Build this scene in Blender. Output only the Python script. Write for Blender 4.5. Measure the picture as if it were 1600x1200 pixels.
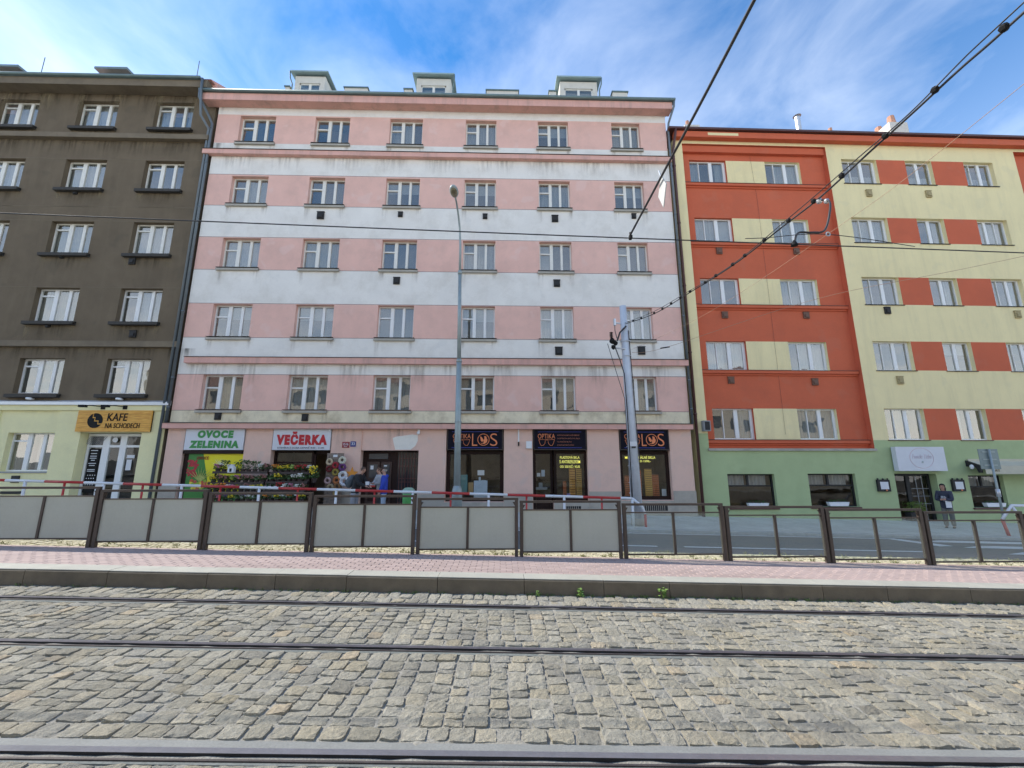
import bpy, math, random
import numpy as np
from mathutils import Vector, Matrix
random.seed(7); RNG = np.random.default_rng(7)
R = math.radians
S = bpy.context.scene
for o in list(bpy.data.objects): bpy.data.objects.remove(o)

# ------------------------------------------------------------------ camera
cam = bpy.data.cameras.new('camera'); co = bpy.data.objects.new('camera', cam); S.collection.objects.link(co)
cam.sensor_fit = 'HORIZONTAL'; cam.sensor_width = 36; cam.lens = 36 * 660 / 1600
cam.clip_start = .05; cam.clip_end = 3000
TH, PS = R(11.2), R(1.4)
fwd = Vector((math.sin(PS) * math.cos(TH), math.cos(PS) * math.cos(TH), math.sin(TH)))
co.location = (0, 0, 1.85); co.rotation_euler = fwd.to_track_quat('-Z', 'Y').to_euler()
S.camera = co
# ------------------------------------------------------------------ light
SUN_EL, SUN_AZ = 40.0, 287.7      # azimuth clockwise from +Y
w = bpy.data.worlds.new('World'); S.world = w; w.use_nodes = True
nt = w.node_tree; nt.nodes.clear()
def N(t, tree=None, **k):
    n = (tree or nt).nodes.new(t)
    for a, b in k.items(): setattr(n, a, b)
    return n
L = nt.links.new
sky = N('ShaderNodeTexSky', sky_type='NISHITA', sun_disc=False, sun_elevation=R(SUN_EL), sun_rotation=R(SUN_AZ), altitude=250, air_density=1.0, dust_density=.25, ozone_density=1.6)
tc = N('ShaderNodeTexCoord'); sep = N('ShaderNodeSeparateXYZ'); L(tc.outputs['Generated'], sep.inputs[0])
mx = N('ShaderNodeMath', operation='MAXIMUM'); L(sep.outputs['Z'], mx.inputs[0]); mx.inputs[1].default_value = .06
vd = N('ShaderNodeVectorMath', operation='DIVIDE'); L(tc.outputs['Generated'], vd.inputs[0])
cmb = N('ShaderNodeCombineXYZ'); [L(mx.outputs[0], cmb.inputs[i]) for i in range(3)]; L(cmb.outputs[0], vd.inputs[1])
mp = N('ShaderNodeMapping'); mp.inputs['Rotation'].default_value = (0, 0, R(35)); mp.inputs['Scale'].default_value = (1.0, .7, 1); L(vd.outputs[0], mp.inputs[0])
n1 = N('ShaderNodeTexNoise'); n1.inputs['Scale'].default_value = 2.6; n1.inputs['Detail'].default_value = 9; n1.inputs['Roughness'].default_value = .56; n1.inputs['Distortion'].default_value = .5; L(mp.outputs[0], n1.inputs['Vector'])
n2 = N('ShaderNodeTexNoise'); n2.inputs['Scale'].default_value = .55; n2.inputs['Detail'].default_value = 3; L(vd.outputs[0], n2.inputs['Vector'])
ma = N('ShaderNodeMath', operation='MULTIPLY_ADD'); L(n2.outputs[0], ma.inputs[0]); ma.inputs[1].default_value = .9; L(n1.outputs[0], ma.inputs[2])
# thin high cloud thickens towards the east (-X), where the sun stands
mxx = N('ShaderNodeMath', operation='MULTIPLY_ADD'); L(sep.outputs['X'], mxx.inputs[0]); mxx.inputs[1].default_value = -.06; L(ma.outputs[0], mxx.inputs[2])
rp = N('ShaderNodeMapRange', clamp=True); rp.inputs['From Min'].default_value = .80; rp.inputs['From Max'].default_value = 1.30; rp.inputs['To Max'].default_value = .30; L(mxx.outputs[0], rp.inputs['Value'])
# haze whitens the sky towards the horizon
hz1 = N('ShaderNodeMath', operation='SUBTRACT', use_clamp=True); hz1.inputs[0].default_value = 1; L(sep.outputs['Z'], hz1.inputs[1])
hz2 = N('ShaderNodeMath', operation='POWER'); L(hz1.outputs[0], hz2.inputs[0]); hz2.inputs[1].default_value = 3.4
hz3 = N('ShaderNodeMath', operation='MULTIPLY_ADD', use_clamp=True); L(hz2.outputs[0], hz3.inputs[0]); hz3.inputs[1].default_value = .95; L(rp.outputs[0], hz3.inputs[2])
mixc = N('ShaderNodeMix', data_type='RGBA'); L(hz3.outputs[0], mixc.inputs['Factor'])
hs = N('ShaderNodeHueSaturation'); hs.inputs['Saturation'].default_value = 1.38; hs.inputs['Value'].default_value = .86; L(sky.outputs[0], hs.inputs['Color'])
L(hs.outputs[0], mixc.inputs['A']); mixc.inputs['B'].default_value = (7.4, 7.5, 7.5, 1)
bg = N('ShaderNodeBackground'); bg.inputs['Strength'].default_value = .115; L(mixc.outputs['Result'], bg.inputs['Color'])
wo = N('ShaderNodeOutputWorld'); L(bg.outputs[0], wo.inputs['Surface'])
sl = bpy.data.lights.new('sun', 'SUN'); sl.energy = 2.2; sl.angle = R(.5); sl.color = (1, .95, .86)
so = bpy.data.objects.new('sun', sl); S.collection.objects.link(so)
sv = Vector((math.sin(R(SUN_AZ)) * math.cos(R(SUN_EL)), math.cos(R(SUN_AZ)) * math.cos(R(SUN_EL)), math.sin(R(SUN_EL))))
so.rotation_euler = sv.to_track_quat('Z', 'Y').to_euler(); so.location = (0, 0, 40)
S.view_settings.view_transform = 'Standard'; S.view_settings.look = 'None'; S.view_settings.gamma = 1
S.view_settings.exposure = 1.43
S.view_settings.use_curve_mapping = False

# ------------------------------------------------------------------ helpers
G = -.0245                                   # the street falls to the right
COL = S.collection
def tag(o, label=None, cat=None, group=None, kind=None):
    if label: o['label'] = label
    if cat: o['category'] = cat
    if group: o['group'] = group
    if kind: o['kind'] = kind
    return o
def empty(name, loc, rz=0, parent=None):
    o = bpy.data.objects.new(name, None); COL.objects.link(o); o.location = loc; o.rotation_euler = (0, 0, rz)
    o.empty_display_size = .2
    if parent: o.parent = parent
    return o
def link(name, me, parent=None, loc=(0, 0, 0), rot=(0, 0, 0)):
    o = bpy.data.objects.new(name, me); COL.objects.link(o); o.location = loc; o.rotation_euler = rot
    if parent: o.parent = parent
    return o
class MB:
    def __init__(s): s.v = []; s.f = []; s.m = []
    def quad(s, *p, m=0):
        i = len(s.v); s.v += [tuple(q) for q in p]; s.f.append(tuple(range(i, i + len(p)))); s.m.append(m); return s
    def box(s, x0, x1, y0, y1, z0, z1, m=0):
        i = len(s.v)
        s.v += [(x0, y0, z0), (x1, y0, z0), (x1, y1, z0), (x0, y1, z0), (x0, y0, z1), (x1, y0, z1), (x1, y1, z1), (x0, y1, z1)]
        for f in ((0, 3, 2, 1), (4, 5, 6, 7), (0, 1, 5, 4), (1, 2, 6, 5), (2, 3, 7, 6), (3, 0, 4, 7)):
            s.f.append(tuple(i + k for k in f)); s.m.append(m)
        return s
    def bar(s, a, b, wx, wy, m=0):           # rectangular bar from a to b
        a = Vector(a); b = Vector(b); d = (b - a).normalized()
        up = Vector((0, 1, 0)) if abs(d.y) < .9 else Vector((0, 0, 1))
        sx = d.cross(up).normalized() * wx / 2; sy = d.cross(sx).normalized() * wy / 2
        i = len(s.v)
        for p in (a, b): s.v += [tuple(p - sx - sy), tuple(p + sx - sy), tuple(p + sx + sy), tuple(p - sx + sy)]
        for f in ((0, 1, 2, 3), (7, 6, 5, 4), (0, 4, 5, 1), (1, 5, 6, 2), (2, 6, 7, 3), (3, 7, 4, 0)):
            s.f.append(tuple(i + k for k in f)); s.m.append(m)
        return s
    def tube(s, pts, r, n=8, m=0):
        pts = [Vector(p) for p in pts]; k = len(pts); rs = r if isinstance(r, (list, tuple)) else [r] * k
        i0 = len(s.v); prev = None
        for j, p in enumerate(pts):
            d = (pts[min(j + 1, k - 1)] - pts[max(j - 1, 0)]).normalized()
            if prev is None: a = d.cross(Vector((0, 1, 0)) if abs(d.y) < .9 else Vector((1, 0, 0))).normalized()
            else: a = (prev - d * prev.dot(d)).normalized()
            prev = a; b = d.cross(a)
            for t in range(n):
                an = 2 * math.pi * t / n; s.v.append(tuple(p + (a * math.cos(an) + b * math.sin(an)) * rs[j]))
        for j in range(k - 1):
            for t in range(n):
                t2 = (t + 1) % n
                s.f.append((i0 + j * n + t, i0 + (j + 1) * n + t, i0 + (j + 1) * n + t2, i0 + j * n + t2)); s.m.append(m)
        s.f.append(tuple(i0 + t for t in range(n))); s.m.append(m)
        s.f.append(tuple(i0 + (k - 1) * n + t for t in range(n - 1, -1, -1))); s.m.append(m)
        return s
    def prism(s, pts, y0, y1, m=0):          # outline in (x, z), pulled from y0 to y1
        n = len(pts); i = len(s.v)
        s.v += [(x, y0, z) for x, z in pts] + [(x, y1, z) for x, z in pts]
        s.f.append(tuple(range(i, i + n))); s.m.append(m)
        s.f.append(tuple(range(i + 2 * n - 1, i + n - 1, -1))); s.m.append(m)
        for k in range(n):
            k2 = (k + 1) % n; s.f.append((i + k, i + n + k, i + n + k2, i + k2)); s.m.append(m)
        return s
    def prismx(s, pts, x0, x1, m=0):         # outline in (y, z), pulled along x
        n = len(pts); i = len(s.v)
        s.v += [(x0, y, z) for y, z in pts] + [(x1, y, z) for y, z in pts]
        s.f.append(tuple(range(i, i + n))); s.m.append(m)
        s.f.append(tuple(range(i + 2 * n - 1, i + n - 1, -1))); s.m.append(m)
        for k in range(n):
            k2 = (k + 1) % n; s.f.append((i + k, i + n + k, i + n + k2, i + k2)); s.m.append(m)
        return s
    def lathe(s, prof, c=(0, 0, 0), n=16, m=0):
        i0 = len(s.v)
        for r, z in prof:
            for t in range(n):
                a = 2 * math.pi * t / n; s.v.append((c[0] + r * math.cos(a), c[1] + r * math.sin(a), c[2] + z))
        for j in range(len(prof) - 1):
            for t in range(n):
                t2 = (t + 1) % n; s.f.append((i0 + j * n + t, i0 + j * n + t2, i0 + (j + 1) * n + t2, i0 + (j + 1) * n + t)); s.m.append(m)
        s.f.append(tuple(i0 + t for t in range(n - 1, -1, -1))); s.m.append(m)
        s.f.append(tuple(i0 + (len(prof) - 1) * n + t for t in range(n))); s.m.append(m)
        return s
    def ball(s, c, r, n=10, m=0, jit=0, sc=(1, 1, 1)):
        i0 = len(s.v); h = n // 2
        for j in range(h + 1):
            ph = math.pi * j / h
            for t in range(n):
                a = 2 * math.pi * t / n; q = r * (1 + jit * (random.random() - .5))
                s.v.append((c[0] + q * sc[0] * math.sin(ph) * math.cos(a), c[1] + q * sc[1] * math.sin(ph) * math.sin(a), c[2] + q * sc[2] * math.cos(ph)))
        for j in range(h):
            for t in range(n):
                t2 = (t + 1) % n; s.f.append((i0 + j * n + t, i0 + (j + 1) * n + t, i0 + (j + 1) * n + t2, i0 + j * n + t2)); s.m.append(m)
        return s
    def torus(s, c, R0, r, axis='y', n=18, k=8, m=0):
        i0 = len(s.v)
        for a in range(n):
            A = 2 * math.pi * a / n
            for b in range(k):
                B = 2 * math.pi * b / k; q = R0 + r * math.cos(B)
                p = (q * math.cos(A), r * math.sin(B), q * math.sin(A)) if axis == 'y' else (q * math.cos(A), q * math.sin(A), r * math.sin(B))
                s.v.append((c[0] + p[0], c[1] + p[1], c[2] + p[2]))
        for a in range(n):
            for b in range(k):
                a2 = (a + 1) % n; b2 = (b + 1) % k
                s.f.append((i0 + a * k + b, i0 + a * k + b2, i0 + a2 * k + b2, i0 + a2 * k + b)); s.m.append(m)
        return s
    def mesh(s, name, mats, o=(0, 0, 0), smooth=False):
        me = bpy.data.meshes.new(name)
        me.from_pydata([(x - o[0], y - o[1], z - o[2]) for x, y, z in s.v], [], s.f)
        mats = mats if isinstance(mats, (list, tuple)) else [mats]
        for q in mats: me.materials.append(q)
        if len(mats) > 1: me.polygons.foreach_set('material_index', s.m)
        if smooth: me.polygons.foreach_set('use_smooth', [True] * len(s.f))
        me.update(); return me
    def build(s, name, mats, parent=None, o=(0, 0, 0), smooth=False, loc=(0, 0, 0)):
        return link(name, s.mesh(name, mats, o, smooth), parent, loc)

def C(c): return (c[0], c[1], c[2], 1)
def mat(name, col, rough=.8, var=.12, scale=3.0, metal=0, bump=0, bscale=60, dirt=None, dirt_amt=.35, streak=False, spec=.5, coat=0, rnd=0, fine=.05, emit=0, trans=0, blotch=None, speck=0):
    m = bpy.data.materials.new(name); m.use_nodes = True; t = m.node_tree; b = t.nodes['Principled BSDF']
    b.inputs['Roughness'].default_value = rough; b.inputs['Metallic'].default_value = metal
    b.inputs['Specular IOR Level'].default_value = spec; b.inputs['Coat Weight'].default_value = coat
    tcn = N('ShaderNodeTexCoord', t); l = t.links.new
    n = N('ShaderNodeTexNoise', t); n.inputs['Scale'].default_value = scale; n.inputs['Detail'].default_value = 7; n.inputs['Roughness'].default_value = .65; l(tcn.outputs['Object'], n.inputs['Vector'])
    mr = N('ShaderNodeMapRange', t); mr.inputs['From Min'].default_value = .3; mr.inputs['From Max'].default_value = .7; mr.inputs['To Min'].default_value = 1 - var; mr.inputs['To Max'].default_value = 1 + var; l(n.outputs[0], mr.inputs['Value'])
    nf = N('ShaderNodeTexNoise', t); nf.inputs['Scale'].default_value = bscale; nf.inputs['Detail'].default_value = 4; l(tcn.outputs['Object'], nf.inputs['Vector'])
    mf = N('ShaderNodeMapRange', t); mf.inputs['From Min'].default_value = .3; mf.inputs['From Max'].default_value = .7; mf.inputs['To Min'].default_value = 1 - fine; mf.inputs['To Max'].default_value = 1 + fine; l(nf.outputs[0], mf.inputs['Value'])
    mm = N('ShaderNodeMath', t, operation='MULTIPLY'); l(mr.outputs[0], mm.inputs[0]); l(mf.outputs[0], mm.inputs[1])
    last = mm.outputs[0]
    if rnd:
        oi = N('ShaderNodeObjectInfo', t); rr = N('ShaderNodeMapRange', t); rr.inputs['To Min'].default_value = 1 - rnd; rr.inputs['To Max'].default_value = 1 + rnd; l(oi.outputs['Random'], rr.inputs['Value'])
        m2 = N('ShaderNodeMath', t, operation='MULTIPLY'); l(last, m2.inputs[0]); l(rr.outputs[0], m2.inputs[1]); last = m2.outputs[0]
    vm = N('ShaderNodeVectorMath', t, operation='SCALE'); vm.inputs[0].default_value = col; l(last, vm.inputs['Scale'])
    out = vm.outputs[0]
    if dirt:
        mpn = N('ShaderNodeMapping', t); l(tcn.outputs['Object'], mpn.inputs[0])
        mpn.inputs['Scale'].default_value = (1, 1, .12) if streak else (1, 1, 1)
        nd = N('ShaderNodeTexNoise', t); nd.inputs['Scale'].default_value = 2.2 if streak else .9; nd.inputs['Detail'].default_value = 8; nd.inputs['Roughness'].default_value = .7; l(mpn.outputs[0], nd.inputs['Vector'])
        md = N('ShaderNodeMapRange', t); md.inputs['From Min'].default_value = .48; md.inputs['From Max'].default_value = .74; md.inputs['To Max'].default_value = dirt_amt; l(nd.outputs[0], md.inputs['Value'])
        mi = N('ShaderNodeMix', t, data_type='RGBA'); l(md.outputs[0], mi.inputs['Factor']); l(out, mi.inputs['A']); mi.inputs['B'].default_value = C(dirt); out = mi.outputs['Result']
    if blotch:
        nb = N('ShaderNodeTexNoise', t); nb.inputs['Scale'].default_value = 1.3; nb.inputs['Detail'].default_value = 2.5; nb.inputs['Distortion'].default_value = .3; l(tcn.outputs['Object'], nb.inputs['Vector'])
        mb = N('ShaderNodeMapRange', t); mb.inputs['From Min'].default_value = .60; mb.inputs['From Max'].default_value = .66; mb.inputs['To Max'].default_value = .35; l(nb.outputs[0], mb.inputs['Value'])
        mj = N('ShaderNodeMix', t, data_type='RGBA'); l(mb.outputs[0], mj.inputs['Factor']); l(out, mj.inputs['A']); mj.inputs['B'].default_value = C(blotch); out = mj.outputs['Result']
    if speck:
        ns = N('ShaderNodeTexNoise', t); ns.inputs['Scale'].default_value = 7; ns.inputs['Detail'].default_value = 5; ns.inputs['Roughness'].default_value = .8; l(tcn.outputs['Object'], ns.inputs['Vector'])
        m5 = N('ShaderNodeMapRange', t); m5.inputs['From Min'].default_value = .66; m5.inputs['From Max'].default_value = .72; m5.inputs['To Max'].default_value = speck; l(ns.outputs[0], m5.inputs['Value'])
        mk = N('ShaderNodeMix', t, data_type='RGBA'); l(m5.outputs[0], mk.inputs['Factor']); l(out, mk.inputs['A']); mk.inputs['B'].default_value = (col[0] * .4, col[1] * .38, col[2] * .36, 1); out = mk.outputs['Result']
    l(out, b.inputs['Base Color'])
    if emit: l(out, b.inputs['Emission Color']); b.inputs['Emission Strength'].default_value = emit
    if trans: b.inputs['Transmission Weight'].default_value = trans
    if bump:
        bn = N('ShaderNodeBump', t); bn.inputs['Strength'].default_value = bump; bn.inputs['Distance'].default_value = .01; l(nf.outputs[0], bn.inputs['Height']); l(bn.outputs[0], b.inputs['Normal'])
    return m
def glass(name, ior=1.9, tint=(.86, .9, .89), rough=.015, refl=(1, 1, 1), dust=0):
    m = bpy.data.materials.new(name); m.use_nodes = True; t = m.node_tree; t.nodes.clear(); l = t.links.new
    tr = N('ShaderNodeBsdfTransparent', t); tr.inputs[0].default_value = C(tint)
    gl = N('ShaderNodeBsdfGlossy', t); gl.inputs['Roughness'].default_value = rough; gl.inputs['Color'].default_value = C(refl)
    tcn = N('ShaderNodeTexCoord', t); nn = N('ShaderNodeTexNoise', t); nn.inputs['Scale'].default_value = 1.1; l(tcn.outputs['Object'], nn.inputs['Vector'])
    oi = N('ShaderNodeObjectInfo', t); ad = N('ShaderNodeVectorMath', t, operation='ADD'); l(tcn.outputs['Object'], ad.inputs[0]); l(oi.outputs['Location'], ad.inputs[1]); l(ad.outputs[0], nn.inputs['Vector'])
    bn = N('ShaderNodeBump', t); bn.inputs['Strength'].default_value = .25; bn.inputs['Distance'].default_value = .02; l(nn.outputs[0], bn.inputs['Height']); l(bn.outputs[0], gl.inputs['Normal'])
    fr = N('ShaderNodeFresnel', t); fr.inputs['IOR'].default_value = ior
    gb = N('ShaderNodeNewGeometry', t); iv = N('ShaderNodeMath', t, operation='SUBTRACT'); iv.inputs[0].default_value = 1; l(gb.outputs['Backfacing'], iv.inputs[1])
    ml = N('ShaderNodeMath', t, operation='MULTIPLY'); l(fr.outputs[0], ml.inputs[0]); l(iv.outputs[0], ml.inputs[1])
    mi = N('ShaderNodeMixShader', t); l(ml.outputs[0], mi.inputs[0]); l(tr.outputs[0], mi.inputs[1]); l(gl.outputs[0], mi.inputs[2])
    o = N('ShaderNodeOutputMaterial', t)
    if dust:
        df = N('ShaderNodeBsdfDiffuse', t); df.inputs['Color'].default_value = (.55, .60, .55, 1); m9 = N('ShaderNodeMixShader', t); m9.inputs[0].default_value = dust; l(mi.outputs[0], m9.inputs[1]); l(df.outputs[0], m9.inputs[2]); l(m9.outputs[0], o.inputs[0]); return m
    l(mi.outputs[0], o.inputs[0]); return m

M = {}
M['pink'] = mat('pink_plaster', (.79, .49, .405), .9, .07, .8, bump=.35, bscale=45, blotch=(.82, .60, .54), speck=.5, dirt=(.40, .27, .23), dirt_amt=.30)
M['white'] = mat('white_plaster', (.82, .785, .72), .9, .06, .8, bump=.35, bscale=45, dirt=(.55, .50, .42), dirt_amt=.5, speck=.45, blotch=(.70, .68, .63))
M['cream_dirty'] = mat('stained_cream_plaster', (.80, .70, .50), .9, .12, 1.5, bump=.3, bscale=45, dirt=(.34, .26, .15), dirt_amt=.8)
M['pink_low'] = mat('faded_pink_plaster', (.80, .54, .43), .9, .08, .9, blotch=(.62, .50, .44), speck=.5, bump=.25, bscale=45, dirt=(.42, .31, .26), dirt_amt=.5)
M['pink_trim'] = mat('pink_cornice_plaster', (.72, .41, .34), .9, .08, 1.6, bump=.25, bscale=45, dirt=(.33, .24, .20), dirt_amt=.55, streak=True)
M['seam'] = mat('dark_seam', (.22, .16, .15), .9, .3, 6)
M['plinth'] = mat('grey_plinth_stone', (.45, .40, .33), .85, .1, 2, bump=.2, bscale=80, dirt=(.16, .15, .13), dirt_amt=.4)
M['dark'] = mat('dark_brown_render', (.148, .113, .072), .95, .16, .7, blotch=(.11, .09, .06), speck=.5, bump=.45, bscale=35, dirt=(.21, .165, .105), dirt_amt=.4, streak=True, fine=.12)
M['dark_trim'] = mat('dark_weathered_cornice', (.18, .145, .10), .95, .2, 1.5, bump=.4, bscale=35, dirt=(.24, .19, .12), dirt_amt=.55)
M['dark_sill'] = mat('dark_sill', (.05, .045, .038), .8, .2, 3, bump=.2)
M['lemon'] = mat('pale_yellow_plaster', (.82, .76, .43), .9, .04, .8, bump=.2, bscale=50, dirt=(.45, .42, .27), dirt_amt=.25)
M['yellow'] = mat('sand_yellow_plaster', (.86, .735, .41), .9, .05, .7, speck=.3, blotch=(.74, .65, .39), bump=.2, bscale=50, dirt=(.48, .42, .25), dirt_amt=.3, streak=True)
M['red'] = mat('brick_red_plaster', (.60, .135, .062), .9, .06, .7, speck=.3, blotch=(.55, .16, .09), bump=.2, bscale=50, dirt=(.44, .11, .06), dirt_amt=.4)
M['green'] = mat('sage_green_plaster', (.42, .505, .265), .9, .06, .8, speck=.25, bump=.2, bscale=50, dirt=(.30, .36, .19), dirt_amt=.4)
M['concrete_trim'] = mat('raw_concrete_sill', (.43, .40, .34), .9, .12, 3, bump=.3, bscale=50, dirt=(.15, .13, .1), dirt_amt=.4)
M['frame'] = mat('white_window_frame', (.80, .80, .78), .45, .03, 3)
M['frame_old'] = mat('cream_window_frame', (.78, .76, .69), .6, .05, 5)
M['glass'] = glass('window_glass', 2.75, (.93, .95, .94), refl=(.98, .92, .86), dust=.05)
M['shop_glass'] = glass('shop_glass', 1.5, (.93, .94, .93))
M['clear_glass'] = glass('fence_clear_glass', 1.55, (.90, .94, .92), dust=.10)
M['curtain'] = mat('white_curtain', (.30, .30, .29), .9, .08, 12)
M['curtain_tint'] = mat('cream_curtain', (.25, .235, .18), .9, .08, 12)
M['blind'] = mat('grey_blind', (.30, .31, .31), .7, .05, 9)
M['interior'] = mat('room_interior', (.10, .10, .10), .9, .3, .8)
M['shop_in'] = mat('shop_interior', (.13, .09, .055), .9, .4, 1.2)
M['vent'] = mat('black_vent', (.022, .021, .02), .7, .2, 20)
M['vent_brown'] = mat('brown_vent', (.17, .09, .06), .7, .25, 20)
M['vent_sand'] = mat('sand_vent', (.38, .31, .16), .8, .25, 20)
M['copper'] = mat('green_grey_sheet_metal', (.17, .235, .23), .5, .12, 2, metal=.3)
M['copper_l'] = mat('pale_green_sheet', (.33, .43, .41), .5, .1, 2, metal=.2)
M['zinc'] = mat('zinc_pipe', (.15, .175, .19), .5, .1, 3, metal=.4)
M['silver'] = mat('pale_zinc_flashing', (.56, .58, .60), .4, .08, 2, metal=.5)
M['brown_pipe'] = mat('brown_painted_pipe', (.09, .035, .028), .5, .1, 3)
M['roof'] = mat('roof_tiles', (.20, .09, .06), .85, .2, 3, bump=.4)
M['roof_sheet'] = mat('roof_sheet', (.26, .30, .31), .6, .1, 1)
M['dormer'] = mat('dormer_render', (.68, .64, .55), .9, .08, 2)
M['chimney'] = mat('white_chimney', (.70, .66, .58), .9, .08, 2)
M['clay'] = mat('clay_pot', (.50, .26, .17), .85, .1, 8)
M['fence'] = mat('brown_fence_steel', (.066, .050, .040), .55, .15, 6, metal=.2, dirt=(.16, .13, .11), dirt_amt=.3)
M['frost'] = mat('frosted_pane', (.385, .405, .35), .22, .07, 1.0, spec=.7, dirt=(.42, .43, .39), dirt_amt=.5, streak=True, fine=.03, speck=.25)
M['red_paint'] = mat('red_paint', (.50, .035, .03), .4, .1, 5)
M['white_paint'] = mat('white_paint', (.76, .77, .78), .4, .05, 5)
M['pole'] = mat('galvanised_pole', (.33, .385, .38), .5, .12, 3, metal=.35, dirt=(.23, .28, .26), dirt_amt=.4, streak=True)
M['pole_c'] = mat('pale_grey_mast', (.58, .61, .65), .7, .08, 3, bump=.1, dirt=(.30, .32, .36), dirt_amt=.5, streak=True)
M['black'] = mat('black_rubber', (.012, .012, .012), .7, .2, 10, spec=.2)
M['wire'] = mat('dark_wire', (.03, .03, .032), .5, .2, 10)
M['wire_o'] = mat('weathered_orange_wire', (.40, .25, .16), .6, .1, 10)
M['steel'] = mat('bare_steel', (.55, .55, .55), .35, .1, 10, metal=.8)
M['asphalt'] = mat('asphalt', (.125, .13, .125), .9, .18, .5, bump=.5, bscale=90, dirt=(.13, .13, .125), dirt_amt=.5, fine=.2)
M['asphalt_sunlit'] = mat('sunlit_asphalt_tone', (.16, .165, .155), .9, .15, .5, bump=.5, bscale=90, dirt=(.12, .12, .115), dirt_amt=.5, fine=.2)  # paler copy of the asphalt, sunlight put into the colour
M['sidewalk'] = mat('pavement_mosaic', (.56, .56, .51), .9, .15, 1.2, bump=.5, bscale=70, dirt=(.42, .42, .38), dirt_amt=.5, fine=.25)
M['marking'] = mat('road_marking', (.70, .71, .72), .8, .1, 4, bump=.3, dirt=(.35, .35, .35), dirt_amt=.5)
M['kerb_road'] = mat('granite_kerb', (.42, .42, .41), .85, .15, 5, bump=.3)
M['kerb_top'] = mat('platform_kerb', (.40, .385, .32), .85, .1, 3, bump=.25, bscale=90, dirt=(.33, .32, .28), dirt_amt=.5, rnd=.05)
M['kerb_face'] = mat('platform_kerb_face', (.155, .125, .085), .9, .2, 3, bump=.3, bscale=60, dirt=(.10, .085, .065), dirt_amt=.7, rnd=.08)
M['brick'] = mat('pink_paving_brick', (.405, .305, .27), .9, .1, 5, bump=.25, bscale=120, dirt=(.42, .33, .30), dirt_amt=.4, rnd=.10)
M['sand'] = mat('sandy_sett_strip', (.52, .48, .34), .95, .3, 9, bump=.6, bscale=40, dirt=(.34, .33, .18), dirt_amt=.5, fine=.15)
M['mortar'] = mat('mortar_bed', (.27, .25, .205), .95, .25, 3, bump=.8, bscale=60, dirt=(.32, .31, .28), dirt_amt=.6, fine=.25)
M['strip'] = mat('rail_side_grout', (.23, .23, .21), .85, .12, 2, bump=.3, bscale=70, dirt=(.19, .19, .18), dirt_amt=.6, fine=.12)
M['rail'] = mat('polished_rail', (.34, .34, .37), .34, .1, 8, metal=.75)
M['rail_dull'] = mat('dull_rail', (.16, .15, .17), .4, .2, 8, metal=.6)
M['strip_dark'] = mat('grey_green_grout', (.15, .16, .145), .85, .2, 2, bump=.4, bscale=50, dirt=(.24, .24, .22), dirt_amt=.5, fine=.2)
M['rail_side'] = mat('rail_rust', (.10, .085, .08), .6, .2, 8, metal=.5)
M['groove'] = mat('rail_groove', (.018, .016, .015), .8, .2, 8)
M['earth'] = mat('earth', (.14, .13, .11), .95, .2, .2)
M['leaf'] = mat('leaf', (.07, .13, .035), .7, .3, 20, rnd=.15)
M['leaf_l'] = mat('light_leaf', (.16, .26, .05), .7, .3, 20, rnd=.15)
M['grass'] = mat('grass_blade', (.11, .16, .05), .8, .3, 20)
M['grass_dry'] = mat('dry_grass', (.24, .25, .10), .8, .3, 20)
M['navy'] = mat('navy_sign', (.007, .006, .014), .6, .1, 4, spec=.15)
M['orange'] = mat('orange_letter', (.85, .27, .11), .6, .03, 5)
M['blue_line'] = mat('blue_strip', (.05, .07, .35), .5, .03, 5)
M['sign_white'] = mat('white_sign_board', (.66, .67, .70), .45, .04, 2)
M['txt_green'] = mat('green_letter', (.04, .27, .06), .5, .03, 5)
M['txt_red'] = mat('red_letter', (.50, .012, .02), .5, .03, 5)
M['txt_grey'] = mat('grey_letter', (.16, .16, .2), .5, .03, 5)
M['txt_yellow'] = mat('yellow_letter', (.75, .72, .16), .6, .03, 5, emit=.25)
M['brown'] = mat('dark_brown_woodwork', (.026, .012, .009), .6, .2, 4, spec=.2)
M['brown2'] = mat('red_brown_grille', (.11, .035, .028), .5, .2, 4)
M['wood'] = None
M['paper'] = mat('paper', (.72, .73, .74), .8, .04, 5)

def wood(name, a, b, sx=1.5):
    m = bpy.data.materials.new(name); m.use_nodes = True; t = m.node_tree; l = t.links.new; bs = t.nodes['Principled BSDF']
    tcn = N('ShaderNodeTexCoord', t); mpn = N('ShaderNodeMapping', t); mpn.inputs['Scale'].default_value = (sx, 6, 14); l(tcn.outputs['Object'], mpn.inputs[0])
    n = N('ShaderNodeTexNoise', t); n.inputs['Scale'].default_value = 2; n.inputs['Detail'].default_value = 6; l(mpn.outputs[0], n.inputs['Vector'])
    cr = N('ShaderNodeValToRGB', t); cr.color_ramp.elements[0].position = .35; cr.color_ramp.elements[0].color = C(b); cr.color_ramp.elements[1].position = .62; cr.color_ramp.elements[1].color = C(a)
    l(n.outputs[0], cr.inputs[0]); l(cr.outputs[0], bs.inputs['Base Color']); bs.inputs['Roughness'].default_value = .55; return m
M['wood'] = wood('varnished_pine', (.80, .43, .075), (.60, .27, .035))
M['crate'] = wood('grey_pallet_wood', (.24, .19, .15), (.13, .10, .08), 3)

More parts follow.
